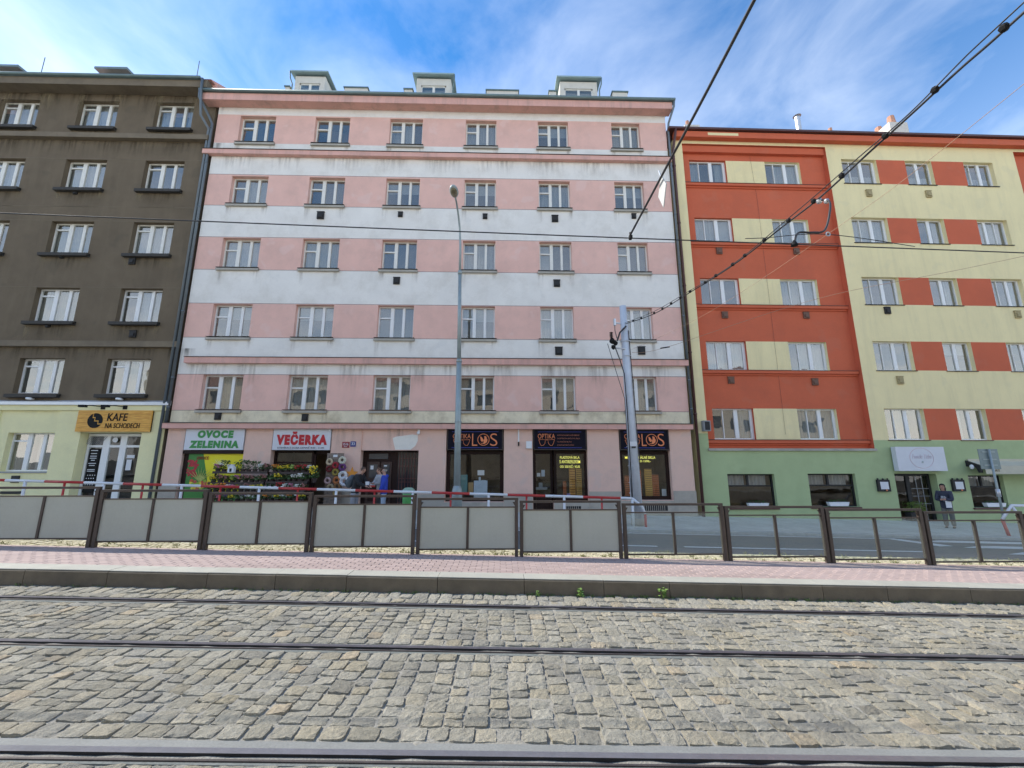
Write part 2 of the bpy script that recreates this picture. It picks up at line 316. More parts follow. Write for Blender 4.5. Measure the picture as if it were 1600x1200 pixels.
def stone_mat(name):
    m = bpy.data.materials.new(name); m.use_nodes = True; t = m.node_tree; l = t.links.new; b = t.nodes['Principled BSDF']
    at_ = N('ShaderNodeAttribute', t, attribute_name='tint'); geo = N('ShaderNodeNewGeometry', t)
    n = N('ShaderNodeTexNoise', t); n.inputs['Scale'].default_value = 26; n.inputs['Detail'].default_value = 9; n.inputs['Roughness'].default_value = .72; l(geo.outputs['Position'], n.inputs['Vector'])
    n2 = N('ShaderNodeTexNoise', t); n2.inputs['Scale'].default_value = 1.3; n2.inputs['Detail'].default_value = 5; l(geo.outputs['Position'], n2.inputs['Vector'])
    n3 = N('ShaderNodeTexNoise', t); n3.inputs['Scale'].default_value = 160; n3.inputs['Detail'].default_value = 3; l(geo.outputs['Position'], n3.inputs['Vector'])
    r1 = N('ShaderNodeMapRange', t); r1.inputs['From Min'].default_value = .3; r1.inputs['From Max'].default_value = .7; r1.inputs['To Min'].default_value = .74; r1.inputs['To Max'].default_value = 1.22; l(n.outputs[0], r1.inputs['Value'])
    r3 = N('ShaderNodeMapRange', t); r3.inputs['From Min'].default_value = .3; r3.inputs['From Max'].default_value = .7; r3.inputs['To Min'].default_value = .82; r3.inputs['To Max'].default_value = 1.16; l(n3.outputs[0], r3.inputs['Value'])
    mu = N('ShaderNodeMath', t, operation='MULTIPLY'); l(r1.outputs[0], mu.inputs[0]); l(r3.outputs[0], mu.inputs[1])
    sc = N('ShaderNodeVectorMath', t, operation='SCALE'); l(at_.outputs['Color'], sc.inputs[0]); l(mu.outputs[0], sc.inputs['Scale'])
    rs = N('ShaderNodeMapRange', t); rs.inputs['From Min'].default_value = .52; rs.inputs['From Max'].default_value = .68; rs.inputs['To Max'].default_value = .6; l(n2.outputs[0], rs.inputs['Value'])
    mi = N('ShaderNodeMix', t, data_type='RGBA'); l(rs.outputs[0], mi.inputs['Factor']); l(sc.outputs[0], mi.inputs['A']); mi.inputs['B'].default_value = (.20, .19, .165, 1)
    l(mi.outputs['Result'], b.inputs['Base Color']); b.inputs['Roughness'].default_value = .85; b.inputs['Specular IOR Level'].default_value = .25
    bn = N('ShaderNodeBump', t); bn.inputs['Strength'].default_value = 1; bn.inputs['Distance'].default_value = .035; l(n.outputs[0], bn.inputs['Height']); l(bn.outputs[0], b.inputs['Normal'])
    return m
M['stone'] = stone_mat('granite_sett')

# =================================================================== GROUND
def sheet(name, x0, x1, y0, y1, z0, m, parent=None, nx=1, ny=1, jit=0):
    b = MB(); xs = np.linspace(x0, x1, nx + 1); ys = np.linspace(y0, y1, ny + 1)
    for j in range(ny + 1):
        for i in range(nx + 1):
            b.v.append((xs[i], ys[j], z0 + G * xs[i] + (RNG.normal() * jit if jit else 0)))
    for j in range(ny):
        for i in range(nx):
            k = j * (nx + 1) + i; b.f.append((k, k + 1, k + nx + 2, k + nx + 1)); b.m.append(0)
    o = b.build(name, m, parent)
    if not parent: tag(o, kind='structure')
    return o
sheet('ground', -900, 900, -900, 900, -.35, M['earth'])
bed = sheet('tram_track_bed', -30, 30, -12, 6.80, -.016, M['mortar'], nx=420, ny=130, jit=.0045)
road = sheet('road', -60, 60, 9.30, 13.95, -.035, M['asphalt'], nx=60, ny=4)
sheet('sunlit_road_strip', -60, 60, 9.32, 11.15, -.031, M['asphalt_sunlit'], road)  # sunlit strip of the road painted on as a paler sheet

# ---- rails (each rail: head, lip, groove, grout strips) as parts of the track bed
RAILS = [4.83 - 3.05 + .0, 3.20, 4.85, 6.25]
for i, y in enumerate([1.77, 3.20, 4.86, 6.25]):
    inner = 1 if i == 0 else -1         # groove on the side towards the track centre
    b = MB(); X0, X1 = -30, 30
    def run(ya, yb, za, zb, m, ms=None):
        i0 = len(b.v); ya, yb = min(ya, yb), max(ya, yb)
        b.v.extend([(X0, ya, za + G * X0), (X1, ya, za + G * X1), (X1, yb, za + G * X1), (X0, yb, za + G * X0), (X0, ya, zb + G * X0), (X1, ya, zb + G * X1), (X1, yb, zb + G * X1), (X0, yb, zb + G * X0)])
        for f in ((0, 3, 2, 1), (4, 5, 6, 7), (0, 1, 5, 4), (1, 2, 6, 5), (2, 3, 7, 6), (3, 0, 4, 7)): b.f.append(tuple(i0 + k for k in f)); b.m.append(m if f == (4, 5, 6, 7) or ms is None else ms)
    run(y - .028, y + .028, -.10, .003, 0, 2)                        # head
    run(y + inner * .032, y + inner * .070, -.09, -.028, 2)       # groove floor
    run(y + inner * .074, y + inner * .092, -.09, -.001, 1)       # lip
    run(y - inner * .032, y - inner * (.115 if i < 2 else .058), -.06, -.006, 3)
    run(y + inner * .096, y + inner * (.118 if i == 1 else .15), -.06, -.009, 4)
    o = b.build('rail', [M['rail'] if i < 2 else M['rail_dull'], M['rail_side'], M['groove'], M['strip'], M['strip_dark']], bed)

# ---- cobblestones
sv8 = np.array([-1, -.93, -.62, -.22, .22, .62, .93, 1.0]); n8 = len(sv8)
SS, TT = np.meshgrid(sv8, sv8)
edge = np.maximum(np.abs(SS), np.abs(TT))
ring = (np.arange(n8)[:, None] * 0 + edge) >= .999
faces8 = []
for j in range(n8 - 1):
    for i in range(n8 - 1):
        k = j * n8 + i; faces8.append((k, k + 1, k + n8 + 1, k + n8))
faces8 = np.array(faces8)
def stone_verts(cx, cy, hx, hy, rnd=.13):
    jx = RNG.normal(0, .055, 4) * hx; jy = RNG.normal(0, .055, 4) * hy
    u = SS * np.sqrt(1 - TT ** 2 * rnd); v = TT * np.sqrt(1 - SS ** 2 * rnd)
    wob = 1 + RNG.normal(0, .03, SS.shape)
    u = u * wob; v = v * wob
    wts = [(1 - u) * (1 - v) / 4, (1 + u) * (1 - v) / 4, (1 + u) * (1 + v) / 4, (1 - u) * (1 + v) / 4]
    X = cx + u * hx + sum(wt * a for wt, a in zip(wts, jx)); Y = cy + v * hy + sum(wt * a for wt, a in zip(wts, jy))
    lift = RNG.normal(0, .003)
    Z = lift + RNG.normal(0, .05) * (X - cx) + RNG.normal(0, .05) * (Y - cy) + RNG.normal(0, .0024, SS.shape) - .003 * (edge ** 2)
    Z = np.where(edge > .92, Z - .003, Z); Z = np.where(ring, -.05, Z)
    Z = Z + G * X
    return np.stack([X, Y, Z], -1).reshape(-1, 3)
def stone_tint():
    r = RNG.random(); g = RNG.normal(0, .02)
    if r < .03: c = np.array([.335, .285, .215])
    elif r < .30: c = np.array([.315, .288, .232])
    elif r < .42: c = np.array([.25, .24, .215])
    else: c = np.array([.285, .27, .232])
    return np.clip((c + g) * 1.22 * np.array([1.07, 1.04, .95]), .1, .6)
stones = []
X0, X1 = -15.5, 15.5
def lay_row(y0, y1, wmean=.19):              # one course running along the rail
    x = X0
    while x < X1:
        wd = RNG.normal(wmean * .93, .028); wd = min(max(wd, .11), .28)
        stones.append((x + wd / 2, (y0 + y1) / 2, wd / 2 - .004, (y1 - y0) / 2 - .004)); x += wd
def lay_cols(y0, y1):                         # courses running across the track
    x = X0
    while x < X1:
        wd = min(max(RNG.normal(.168, .02), .12), .22); y = y0 + 0.0; xs = x + wd / 2
        first = RNG.uniform(.10, .2)
        while y < y1 - .02:
            ln = first if first else min(max(RNG.normal(.145, .026), .09), .25); first = 0
            if y1 - (y + ln) < .09: ln = y1 - y
            stones.append((xs + RNG.normal(0, .004), y + ln / 2, wd / 2 - .0042, ln / 2 - .004)); y += ln
        x += wd
lay_row(2.62 - .16, 2.62); lay_cols(2.0, 2.46); lay_row(2.62, 2.80); lay_row(2.80, 2.96, .2)
lay_row(2.97, 3.08, .2)
lay_row(3.33, 3.50, .20); lay_cols(3.50, 4.55); lay_row(4.55, 4.73, .20)
lay_row(4.93, 5.08, .19); lay_cols(5.08, 5.94); lay_row(5.94, 6.09, .19)
lay_row(6.32, 6.52, .19); lay_row(6.52, 6.79, .18)
def in_view(s):
    x, y = s[0], s[1]; return y > 2.95 - .3 and abs(x) < y * 1.22 + 1.2
order = sorted(range(len(stones)), key=lambda i: (not in_view(stones[i]), stones[i][1] ** 2 + .55 * stones[i][0] ** 2))
first300 = set(order[:298])
bv = []; bf = []; bc = []
for i, s in enumerate(stones):
    vv = stone_verts(*s); tn = stone_tint()
    if i in first300:
        me = bpy.data.meshes.new('cobblestone'); c0 = np.array([s[0], s[1], G * s[0]])
        me.from_pydata((vv - c0).tolist(), [], faces8.tolist()); me.materials.append(M['stone'])
        ca = me.color_attributes.new('tint', 'FLOAT_COLOR', 'POINT'); ca.data.foreach_set('color', np.tile(np.append(tn, 1), len(vv)))
        link('cobblestone', me, bed, tuple(c0))
    else:
        bf.append(faces8 + sum(len(q) for q in ()) + len(bv) * 64); bv.append(vv); bc.append(np.tile(np.append(tn, 1), (len(vv), 1)))
me = bpy.data.meshes.new('cobblestones'); me.from_pydata(np.concatenate(bv).tolist(), [], np.concatenate(bf).tolist())
me.materials.append(M['stone']); ca = me.color_attributes.new('tint', 'FLOAT_COLOR', 'POINT'); ca.data.foreach_set('color', np.concatenate(bc).ravel())
tag(link('cobblestones', me, bed), kind='stuff')

# ---- tram platform: kerbstones, brick paving
ZP = .212
plat = sheet('tram_platform', -30, 30, 7.10, 8.62, ZP - .012, M['mortar'])
pb = MB()
for side, y in ((0, 6.86), (1, 8.60)):
    pass
def slope_box(b, x0, x1, y0, y1, z0, z1, m=0, bev=.0):
    i = len(b.v)
    if bev:
        pr = [(y0, z0), (y0, z1 - bev), (y0 + bev, z1), (y1, z1), (y1, z0)]
        n = len(pr); b.v += [(x0, y, z + G * x0) for y, z in pr] + [(x1, y, z + G * x1) for y, z in pr]
        b.f.append(tuple(range(i, i + n))); b.m.append(m); b.f.append(tuple(range(i + 2 * n - 1, i + n - 1, -1))); b.m.append(m)
        for k in range(n): k2 = (k + 1) % n; b.f.append((i + k, i + n + k, i + n + k2, i + k2)); b.m.append(m)
        return
    b.v += [(x, y, z + G * x) for z in (z0, z1) for x, y in ((x0, y0), (x1, y0), (x1, y1), (x0, y1))]
    for f in ((0, 3, 2, 1), (4, 5, 6, 7), (0, 1, 5, 4), (1, 2, 6, 5), (2, 3, 7, 6), (3, 0, 4, 7)): b.f.append(tuple(i + k for k in f)); b.m.append(m)
kx = [-14.9]
for wd in [1.0, 1.25, .95, 1.3, 1.05, 1.0, 1.35, 1.2, 1.45, 1.0, 1.05, 1.35, 1.3, 1.2, 1.0, 1.1, 1.25, 1.0, 1.3, 1.15, 1.2, 1.0, 1.1, 1.3, 1.0]:
    kx.append(kx[-1] + wd)
for a, c in zip(kx[:-1], kx[1:]):
    dz = RNG.normal(0, .002)
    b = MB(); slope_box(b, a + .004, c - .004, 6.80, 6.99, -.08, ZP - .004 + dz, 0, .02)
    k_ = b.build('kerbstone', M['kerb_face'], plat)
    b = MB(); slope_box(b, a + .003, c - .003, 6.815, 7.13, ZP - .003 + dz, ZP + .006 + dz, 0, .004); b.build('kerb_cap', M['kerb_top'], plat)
# bricks
bl = []
row = 0; y = 7.145
while y < 8.52:
    x = -13 + (row % 2) * .10
    while x < 13: bl.append((x, y)); x += .203
    y += .1; row += 1
order = sorted(range(len(bl)), key=lambda i: bl[i][1] ** 2 * 1.6 + bl[i][0] ** 2 * .8); f300 = set(order[:298])
bm_ = MB(); slope_box(bm_, 0, .197, 0, .094, -.03, 0, 0)
def brick_mesh():
    b = MB(); x0, x1, y0, y1, ch, zt = 0, .197, 0, .094, .006, 0
    b.v = [(x0, y0, -.03), (x1, y0, -.03 + G * .197), (x1, y1, -.03 + G * .197), (x0, y1, -.03), (x0, y0, -ch), (x1, y0, -ch + G * .197), (x1, y1, -ch + G * .197), (x0, y1, -ch), (x0 + ch, y0 + ch, 0), (x1 - ch, y0 + ch, G * .19), (x1 - ch, y1 - ch, G * .19), (x0 + ch, y1 - ch, 0)]
    b.f = [(0, 1, 5, 4), (1, 2, 6, 5), (2, 3, 7, 6), (3, 0, 4, 7), (4, 5, 9, 8), (5, 6, 10, 9), (6, 7, 11, 10), (7, 4, 8, 11), (8, 9, 10, 11)]; b.m = [0] * 9
    return b
bs = brick_mesh(); bme = bs.mesh('brick', M['brick']); rest = MB()
for i, (x, y) in enumerate(bl):
    z = ZP + G * x + RNG.normal(0, .0012)
    if i in f300: link('brick', bme, plat, (x, y, z))
    else:
        k = len(rest.v); rest.v += [(p[0] + x, p[1] + y, p[2] + z) for p in bs.v]; rest.f += [tuple(k + q for q in f) for f in bs.f]; rest.m += bs.m
tag(rest.build('bricks', M['brick'], plat), kind='stuff')
strip = MB(); slope_box(strip, -40, 40, 8.55, 9.32, -.1, ZP - .03, 0); s_ = strip.build('median_strip', M['sand']); tag(s_, kind='structure')
# small setts on the median strip
ms = MB()
for j in range(6):
    x = -14 + RNG.random() * .1
    while x < 17:
        wd = RNG.uniform(.07, .12); yy = 8.62 + j * .108
        slope_box(ms, x, x + wd - .018, yy, yy + .088, ZP - .05, ZP - .018 + RNG.normal(0, .004)); x += wd
tag(ms.build('small_setts', M['sand'], s_), kind='stuff')

# ---- far pavement
kb = MB(); x = -40
PV = .065
pave = MB()
pave.v = [(-60, 13.9, PV + G * -60), (60, 13.9, PV + G * 60), (60, 17.9, PV + .13 + G * 60), (-60, 17.9, PV + .13 + G * -60)]; pave.f = [(0, 1, 2, 3)]; pave.m = [0]
pave = tag(pave.build('pavement', M['sidewalk']), kind='structure')
x = -24.0
while x < 26:
    b = MB(); slope_box(b, x, x + 1.19, 13.76, 13.93, -.1, PV + .006, 0, .015); b.build('kerbstone', M['kerb_road'], pave); x += 1.2
# ---- markings
def marking(name, pts, z=-.027):
    b = MB(); n = len(pts); b.v = [(x, y, z + G * x) for x, y in pts]; b.f = [tuple(range(n))]; b.m = [0]
    return b.build(name, M['marking'], road)
x = -24
while x < 7.6:
    marking('lane_line', [(x, 11.27), (x + 3.4, 11.27), (x + 3.4, 11.40), (x, 11.40)]); x += 4.1
marking('lane_line', [(7.9, 11.3), (11.2, 11.3), (11.2, 11.43), (7.9, 11.43)])
marking('lane_line', [(-24, 13.50), (12.3, 13.50), (12.3, 13.62), (-24, 13.62)])
marking('hatch_line', [(12.0, 13.5), (12.4, 13.5), (12.9, 12.4), (12.4, 12.3)])
for (a, bx, y) in ((12.6, 20, 13.05), (12.9, 20, 12.15), (13.1, 20, 11.25)):
    marking('crossing_stripe', [(a, y), (bx, y - .05), (bx, y + .38), (a + .9, y + .38)])

# ---- grass and weeds
def tufts(name, spots, mt, parent=None, h=.09, n=7):
    b = MB()
    for x, y, z in spots:
        for _ in range(n):
            a = random.random() * 6.28; l = h * random.uniform(.4, 1.1); dx = math.cos(a) * l * .6; dy = math.sin(a) * l * .6
            ox, oy = random.uniform(-.04, .04), random.uniform(-.03, .03); w_ = .006
            b.quad((x + ox - w_, y + oy, z), (x + ox + w_, y + oy, z), (x + ox + dx * .5, y + oy + dy * .5, z + l * .8), (x + ox + dx, y + oy + dy, z + l))
    return b.build(name, mt, parent)
sp = [(random.uniform(-11, 12), random.choice([8.62, 8.7, 8.9, 9.2, 9.27]) + random.uniform(-.04, .04)) for _ in range(240)]
tag(tufts('grass', [(x, y, ZP - .02 + G * x) for x, y in sp], M['grass_dry'], h=.055, n=8), 'short dry grass tufts growing along the sandy strip behind the fence', 'grass', kind='stuff')
sp = [(random.gauss(3.2, 3.2), 6.78 + random.uniform(-.02, .01)) for _ in range(130)] + [(random.uniform(-8, 9), 6.78) for _ in range(60)]
tag(tufts('moss', [(x, y, -.012 + G * x) for x, y in sp], M['grass'], h=.045, n=6), 'low moss and grass along the foot of the platform kerb', 'grass', kind='stuff')
for x, sc_, lb in ((1.18, 1.0, 'small leafy weed at the kerb foot, middle one of three'), (.55, .6, 'smallest leafy weed at the kerb foot, leftmost of three'), (2.42, 1.15, 'largest bright leafy weed growing at the kerb foot')):
    b = MB()
    for k in range(26):
        a = random.random() * 6.28; rr = random.uniform(.01, .07) * sc_; z = random.uniform(.02, .13) * sc_; q = .02 * sc_
        cx, cy = math.cos(a) * rr, math.sin(a) * rr * .6; t = random.uniform(-.5, .5)
        b.quad((cx - q, cy, z), (cx, cy - q, z + q * t), (cx + q * 1.2, cy, z + q * .4), (cx, cy + q, z - q * t))
    for k in range(5): b.tube([(0, 0, 0), (random.uniform(-.04, .04), random.uniform(-.02, .02), .09 * sc_)], .003, 4)
    tag(b.build('weed', M['leaf_l'], loc=(x, 6.74, -.01 + G * x)), lb, 'weed', 'leafy weeds at the foot of the platform kerb')

# =================================================================== FENCE
fence_labels = [
 'frosted glass fence section farthest left, left of the cafe window',
 'frosted glass fence section in front of the cafe window on the left',
 'frosted glass fence section in front of the cafe door',
 'frosted glass fence section in front of the flower racks',
 'frosted glass fence section in front of the two men at the house door',
 'frosted glass fence section in front of the street lamp foot',
 'rightmost frosted glass fence section, in front of the optician door',
 'clear glass fence section in front of the pale overhead line mast',
 'clear glass fence section in front of the first window of the green shopfront',
 'clear glass fence section in front of the hanging white salon sign',
 'clear glass fence section in front of the standing woman and the zebra crossing',
 'clear glass fence section farthest right behind the crossing']
def fence_section(k, x0, x1, frosted, label):
    xm = (x0 + x1) / 2; zt = 1.262 - .0275 * xm; zb = zt - 1.08
    t = tag(empty('fence_section', (xm, 8.46, zb)), label, 'fence', 'glass fence sections along the tram platform')
    h = (x1 - x0) / 2 - .018; P = .062
    for s in (-1, 1):
        b = MB(); a = s * h; b.box(min(a, a - s * P), max(a, a - s * P), -.035, .035, -.10 - s * .027, 1.02)
        b.box(min(a, a - s * P), max(a, a - s * P), -.035, .035, 1.02, 1.035); b.build('post', M['fence'], t)
        b = MB(); b.prism([(a, 1.0), (a - s * P * 1.0, .93), (a - s * P * 1.7, 1.0)], -.012, .012); b.build('gusset', M['fence'], t)
    MB().box(-h - .004, h + .004, -.03, .03, 1.036, 1.078).build('top_rail', M['fence'], t)
    MB().box(-h + P, h - P, -.02, .02, .895, .915).build('middle_rail', M['fence'], t)
    MB().box(-h + P, h - P, -.02, .02, .125, .15).build('bottom_rail', M['fence'], t)
    MB().box(-.022, .022, -.025, .025, .15, .895).build('mullion', M['fence'], t)
    for s in (-1, 1):
        b = MB(); a0, a1 = sorted((s * .024, s * (h - P - .002))); b.box(a0, a1, -.006, .006, .152, .893)
        o = b.build('glass_pane', M['frost'] if frosted else M['clear_glass'], t)
        if not frosted: o['label'] = 'clear glass pane'
XS = [.34 + 1.992 * k for k in range(-6, 7)]
XS[5] = -1.62; XS[7] = 2.33; XS[8] = 4.33; XS[9] = 6.32; XS[10] = 8.28; XS[4] = -3.60; XS[3] = -5.57; XS[2] = -7.6
for k in range(12):
    fence_section(k, XS[k], XS[k + 1], k < 7, fence_labels[k])

# =================================================================== BUILDINGS
class Bld:
    def __init__(s, label, ox, oz, ang=0.0, Y=17.0, name='apartment_building'):
        s.ox, s.oz, s.ang = ox, oz, ang
        s.root = tag(empty(name, (ox * math.cos(ang), Y + ox * math.sin(ang), oz), ang), label, 'building')
        s.o = (ox, 0, oz)
    def add(s, name, b, m, smooth=False, parent=None): return b.build(name, m, parent or s.root, s.o, smooth)
    def world(s, u, v, z): return (u * math.cos(s.ang) - v * math.sin(s.ang), 17 + u * math.sin(s.ang) + v * math.cos(s.ang), z)

def wall_grid(b, us, zs, openings, mf, y=0.0, rmat=None):
    """openings: (u0,u1,z0,z1,depth)"""
    U = sorted(set([round(a, 3) for a in us] + [round(q, 3) for o in openings for q in o[:2]]))
    Z = sorted(set([round(a, 3) for a in zs] + [round(q, 3) for o in openings for q in o[2:4]]))
    U = [u for u in U if us[0] - 1e-6 <= u <= us[-1] + 1e-6]; Z = [z for z in Z if zs[0] - 1e-6 <= z <= zs[-1] + 1e-6]
    for i in range(len(U) - 1):
        for j in range(len(Z) - 1):
            uc, zc = (U[i] + U[i + 1]) / 2, (Z[j] + Z[j + 1]) / 2
            if any(o[0] < uc < o[1] and o[2] < zc < o[3] for o in openings): continue
            b.quad((U[i], y, Z[j]), (U[i + 1], y, Z[j]), (U[i + 1], y, Z[j + 1]), (U[i], y, Z[j + 1]), m=mf(uc, zc))
    for o in openings:
        u0, u1, z0, z1, d = o[:5]; d += y
        m = rmat(o) if rmat else mf(u0 - .05, (z0 + z1) / 2)
        b.quad((u0, y, z0), (u0, y, z1), (u0, d, z1), (u0, d, z0), m=m)
        b.quad((u1, y, z1), (u1, y, z0), (u1, d, z0), (u1, d, z1), m=m)
        b.quad((u0, y, z1), (u1, y, z1), (u1, d, z1), (u0, d, z1), m=m)
        b.quad((u0, d, z0), (u1, d, z0), (u1, y, z0), (u0, y, z0), m=m)

WCACHE = {}
def win_layout(w_, h, style):
    """bars and panes in a w x h opening, origin bottom centre; returns bars [(x0,x1,z0,z1)], panes [...]"""
    t = .055; L_ = -w_ / 2; bars = [(L_, L_ + w_, 0, t), (L_, L_ + w_, h - t, h), (L_, L_ + t, t, h - t), (L_ + w_ - t, L_ + w_, t, h - t)]; panes = []
    def X(f): return L_ + f * w_
    if style in ('pink', 'dark', 'low'):
        m1 = (X(.335), X(.43)); m2 = (X(.665), X(.735)); f = .645 if style == 'pink' else .79
        bars += [(m1[0], m1[1], t, h - t), (m2[0], m2[1], t, h - t), (L_ + t, m1[0], h * f - .03, h * f + .03)]
        panes = [(L_ + t, m1[0], t, h * f - .03), (L_ + t, m1[0], h * f + .03, h - t), (m1[1], m2[0], t, h - t), (m2[1], L_ + w_ - t, t, h - t)]
    elif style in ('wide', 'wideR'):
        b_ = [(.265, .282), (.545, .635)]; e = .93
        if style == 'wideR': b_ = [(.30, .38), (.64, .657)]; e = .95
        bars += [(X(p), X(q), t, h - t) for p, q in b_] + [(X(e), X(1) - t, t, h - t)]
        ed = [L_ + t, X(b_[0][0]), X(b_[0][1]), X(b_[1][0]), X(b_[1][1]), X(e)]
        panes = [(ed[0], ed[1], t, h - t), (ed[2], ed[3], t, h - t), (ed[4], ed[5], t, h - t)]
    elif style == 'two':
        bars += [(X(.45), X(.56), t, h - t)]; panes = [(L_ + t, X(.45), t, h - t), (X(.56), L_ + w_ - t, t, h - t)]
    elif style == 'shop':
        bars += [(L_ + t, L_ + w_ - t, h * .62, h * .62 + .05), (X(.44), X(.48), h * .62 + .05, h - t)]
        panes = [(L_ + t, L_ + w_ - t, t, h * .62), (L_ + t, X(.44), h * .62 + .05, h - t), (X(.48), L_ + w_ - t, h * .62 + .05, h - t)]
    elif style == 'dormer':
        bars += [(X(.46), X(.54), t, h - t)]; panes = [(L_ + t, X(.46), t, h - t), (X(.54), L_ + w_ - t, t, h - t)]
    return bars, panes
def add_window(B, u0, u1, z0, z1, y, style, fm='frame', curt=None, gm='glass', dep=.07, open_=False):
    w_, h = round(u1 - u0, 2), round(z1 - z0, 2); key = (w_, h, style, fm)
    bars, panes = win_layout(w_, h, style)
    if key not in WCACHE:
        b = MB()
        for i, (a, c, d, e) in enumerate(bars):
            b.box(a, c, 0 if i < 4 else -.012, dep if i < 4 else dep - .006, d, e)
        fme = b.mesh('window', M[fm]); pm = []
        for (a, c, d, e) in panes:
            q = MB().box(-(c - a) / 2, (c - a) / 2, -.004, .004, -(e - d) / 2, (e - d) / 2); pm.append(q.mesh('pane', M[gm]))
        WCACHE[key] = (fme, pm)
    fme, pm = WCACHE[key]
    wo_ = link('window', fme, B.root, ((u0 + u1) / 2 - B.ox, y, z0 - B.oz))
    for i, ((a, c, d, e), q) in enumerate(zip(panes, pm)):
        p = link('pane', q, wo_, ((a + c) / 2, .03, (d + e) / 2)); p.rotation_euler = (random.gauss(0, .006), 0, random.gauss(0, .008))
        if open_ and i == 0: p.rotation_euler = (R(-3), 0, 0)
    if curt:
        for cspec in curt:
            kind, f0, f1, g0, g1 = cspec
            a, c = -w_ / 2 + f0 * w_, -w_ / 2 + f1 * w_; n = max(6, int((c - a) / .035)); b = MB()
            amp = .018 if kind.startswith('curtain') else 0; ph = random.random() * 6
            for k in range(n + 1):
                x = a + (c - a) * k / n; yy = dep + .09 + amp * math.sin(k * 1.5 + ph) + (amp * .5 * math.sin(k * .7))
                b.v += [(x, yy, h * g0), (x, yy, h * g1)]
            for k in range(n): b.f.append((2 * k, 2 * k + 2, 2 * k + 3, 2 * k + 1)); b.m.append(0)
            b.build('curtain' if kind.startswith('curtain') else 'blind', M[kind], wo_)
    return wo_
def curt_choice(p=.7):
    r = random.random()
    if r < .08: return [('curtain', 0, 1, 0, 1)]
    if r < .18: return [('curtain', .35, 1, 0, 1)]
    if r < .30: return [('curtain', 0, .3, 0, 1), ('curtain', .74, 1, 0, 1)]
    if r < .38: return [('curtain', 0, 1, 0, .5)]
    if r < .44: return [('blind', 0, .36, 0, 1)]
    if r < .50: return [('curtain_tint', 0, 1, 0, 1)]
    if r < .60: return [('curtain_tint', .3, .75, 0, 1)]
    if r < .68: return [('blind', .02, .98, .6, 1)]
    return None
def box_vent(B, x, z, m, w_=.24, h=.26, y=0):
    b = MB(); b.box(x - w_ / 2, x + w_ / 2, y - .06, y + .01, z - h / 2, z + h / 2)
    b.box(x - w_ * .3, x + w_ * .3, y - .10, y - .06, z - h * .32, z + h * .2); b.box(x - w_ * .56, x + w_ * .56, y - .075, y, z + h / 2, z + h / 2 + .02)
    B.add('vent', b, M[m])

def txt(s, box_, parent, m, y=-.01, o=(0, 0, 0), bold=0.0, name='lettering', th=.006, shear=0, keep=False, italic=0):
    cu = bpy.data.curves.new('t', 'FONT'); cu.body = s; cu.offset = bold; cu.extrude = .02; cu.space_character = 1.0 + max(0, bold) * 3.2; cu.shear = shear; cu.resolution_u = 4; cu.align_x = 'LEFT'
    ob = bpy.data.objects.new('t', cu); COL.objects.link(ob); bpy.context.view_layer.update()
    dg = bpy.context.evaluated_depsgraph_get(); me = bpy.data.meshes.new_from_object(ob.evaluated_get(dg))
    bpy.data.objects.remove(ob)
    n = len(me.vertices); a = np.empty(n * 3); me.vertices.foreach_get('co', a); a = a.reshape(-1, 3)
    mn, mxv = a.min(0), a.max(0); x0, x1, z0, z1 = box_
    sx = (x1 - x0) / (mxv[0] - mn[0]); sz = (z1 - z0) / (mxv[1] - mn[1])
    if keep: sx = sz = min(sx, sz)
    out = np.stack([x0 + (a[:, 0] - mn[0]) * sx - o[0], y + th * (-(a[:, 2]) / .02) - o[1], z0 + (a[:, 1] - mn[1]) * sz - o[2]], -1)
    me.vertices.foreach_set('co', out.ravel()); me.materials.clear(); me.materials.append(m); me.update()
    return link(name, me, parent)

# ------------------------------------------------------------------ PINK BUILDING
PK = Bld('pink and white striped six storey apartment building between the dark brown and the red one', -2.8, .25)
rowz = [(16.34, 17.76), (13.23, 14.63), (10.20, 11.61), (7.13, 8.58), (4.11, 5.55)]
cols = [(-12.08, -10.47), (-8.66, -7.08), (-5.24, -3.73), (-1.73, -.31), (1.62, 3.04), (5.08, 6.42)]
# first-row windows sit a touch left on the outer side in the photograph's perspective, keep one column line
ops = [(a, c, d, e, .25) for (d, e) in rowz for (a, c) in cols]
gops = [(-12.45, -10.10, -.2, 3.34, .45), (-9.04, -6.73, -.2, 3.34, .45), (-5.55, -3.28, -.2, 2.52, .40), (-2.20, .09, .55, 3.38, .32), (1.24, 2.05, -.2, 3.38, .32), (2.05, 3.43, .57, 3.38, .32), (4.72, 6.76, .60, 3.38, .32)]
bands = [(15.98, 16.32, 1), (16.32, 17.82, 0), (17.82, 18.3, 1), (14.72, 15.7, 1), (13.18, 14.70, 0), (11.66, 13.16, 1), (10.14, 11.64, 0), (8.62, 10.12, 1), (7.13, 8.60, 0), (6.2, 7.11, 1), (5.57, 6.2, 1), (4.10, 5.55, 0), (3.50, 4.08, 2)]
def pk_m(u, z):
    if z < 3.5: return 3
    for a, c, m in bands:
        if a <= z <= c: return m
    return 4
b = MB(); zs = [-.6, 3.5] + sorted({q for a, c, m in bands for q in (a, c)})
wall_grid(b, [-13.12, 7.66], sorted(set(zs)), ops + gops, pk_m)
b.quad((7.66, 0, -.6), (7.66, 9, -.6), (7.66, 9, 18.5), (7.66, 0, 18.5), m=1); b.quad((-13.12, 9, -.6), (-13.12, 0, -.6), (-13.12, 0, 18.5), (-13.12, 9, 18.5), m=1)
b.quad((7.66, 9, -.6), (-13.12, 9, -.6), (-13.12, 9, 18.5), (7.66, 9, 18.5), m=1)
PK.add('wall', b, [M['pink'], M['white'], M['cream_dirty'], M['pink_low'], M['seam']])
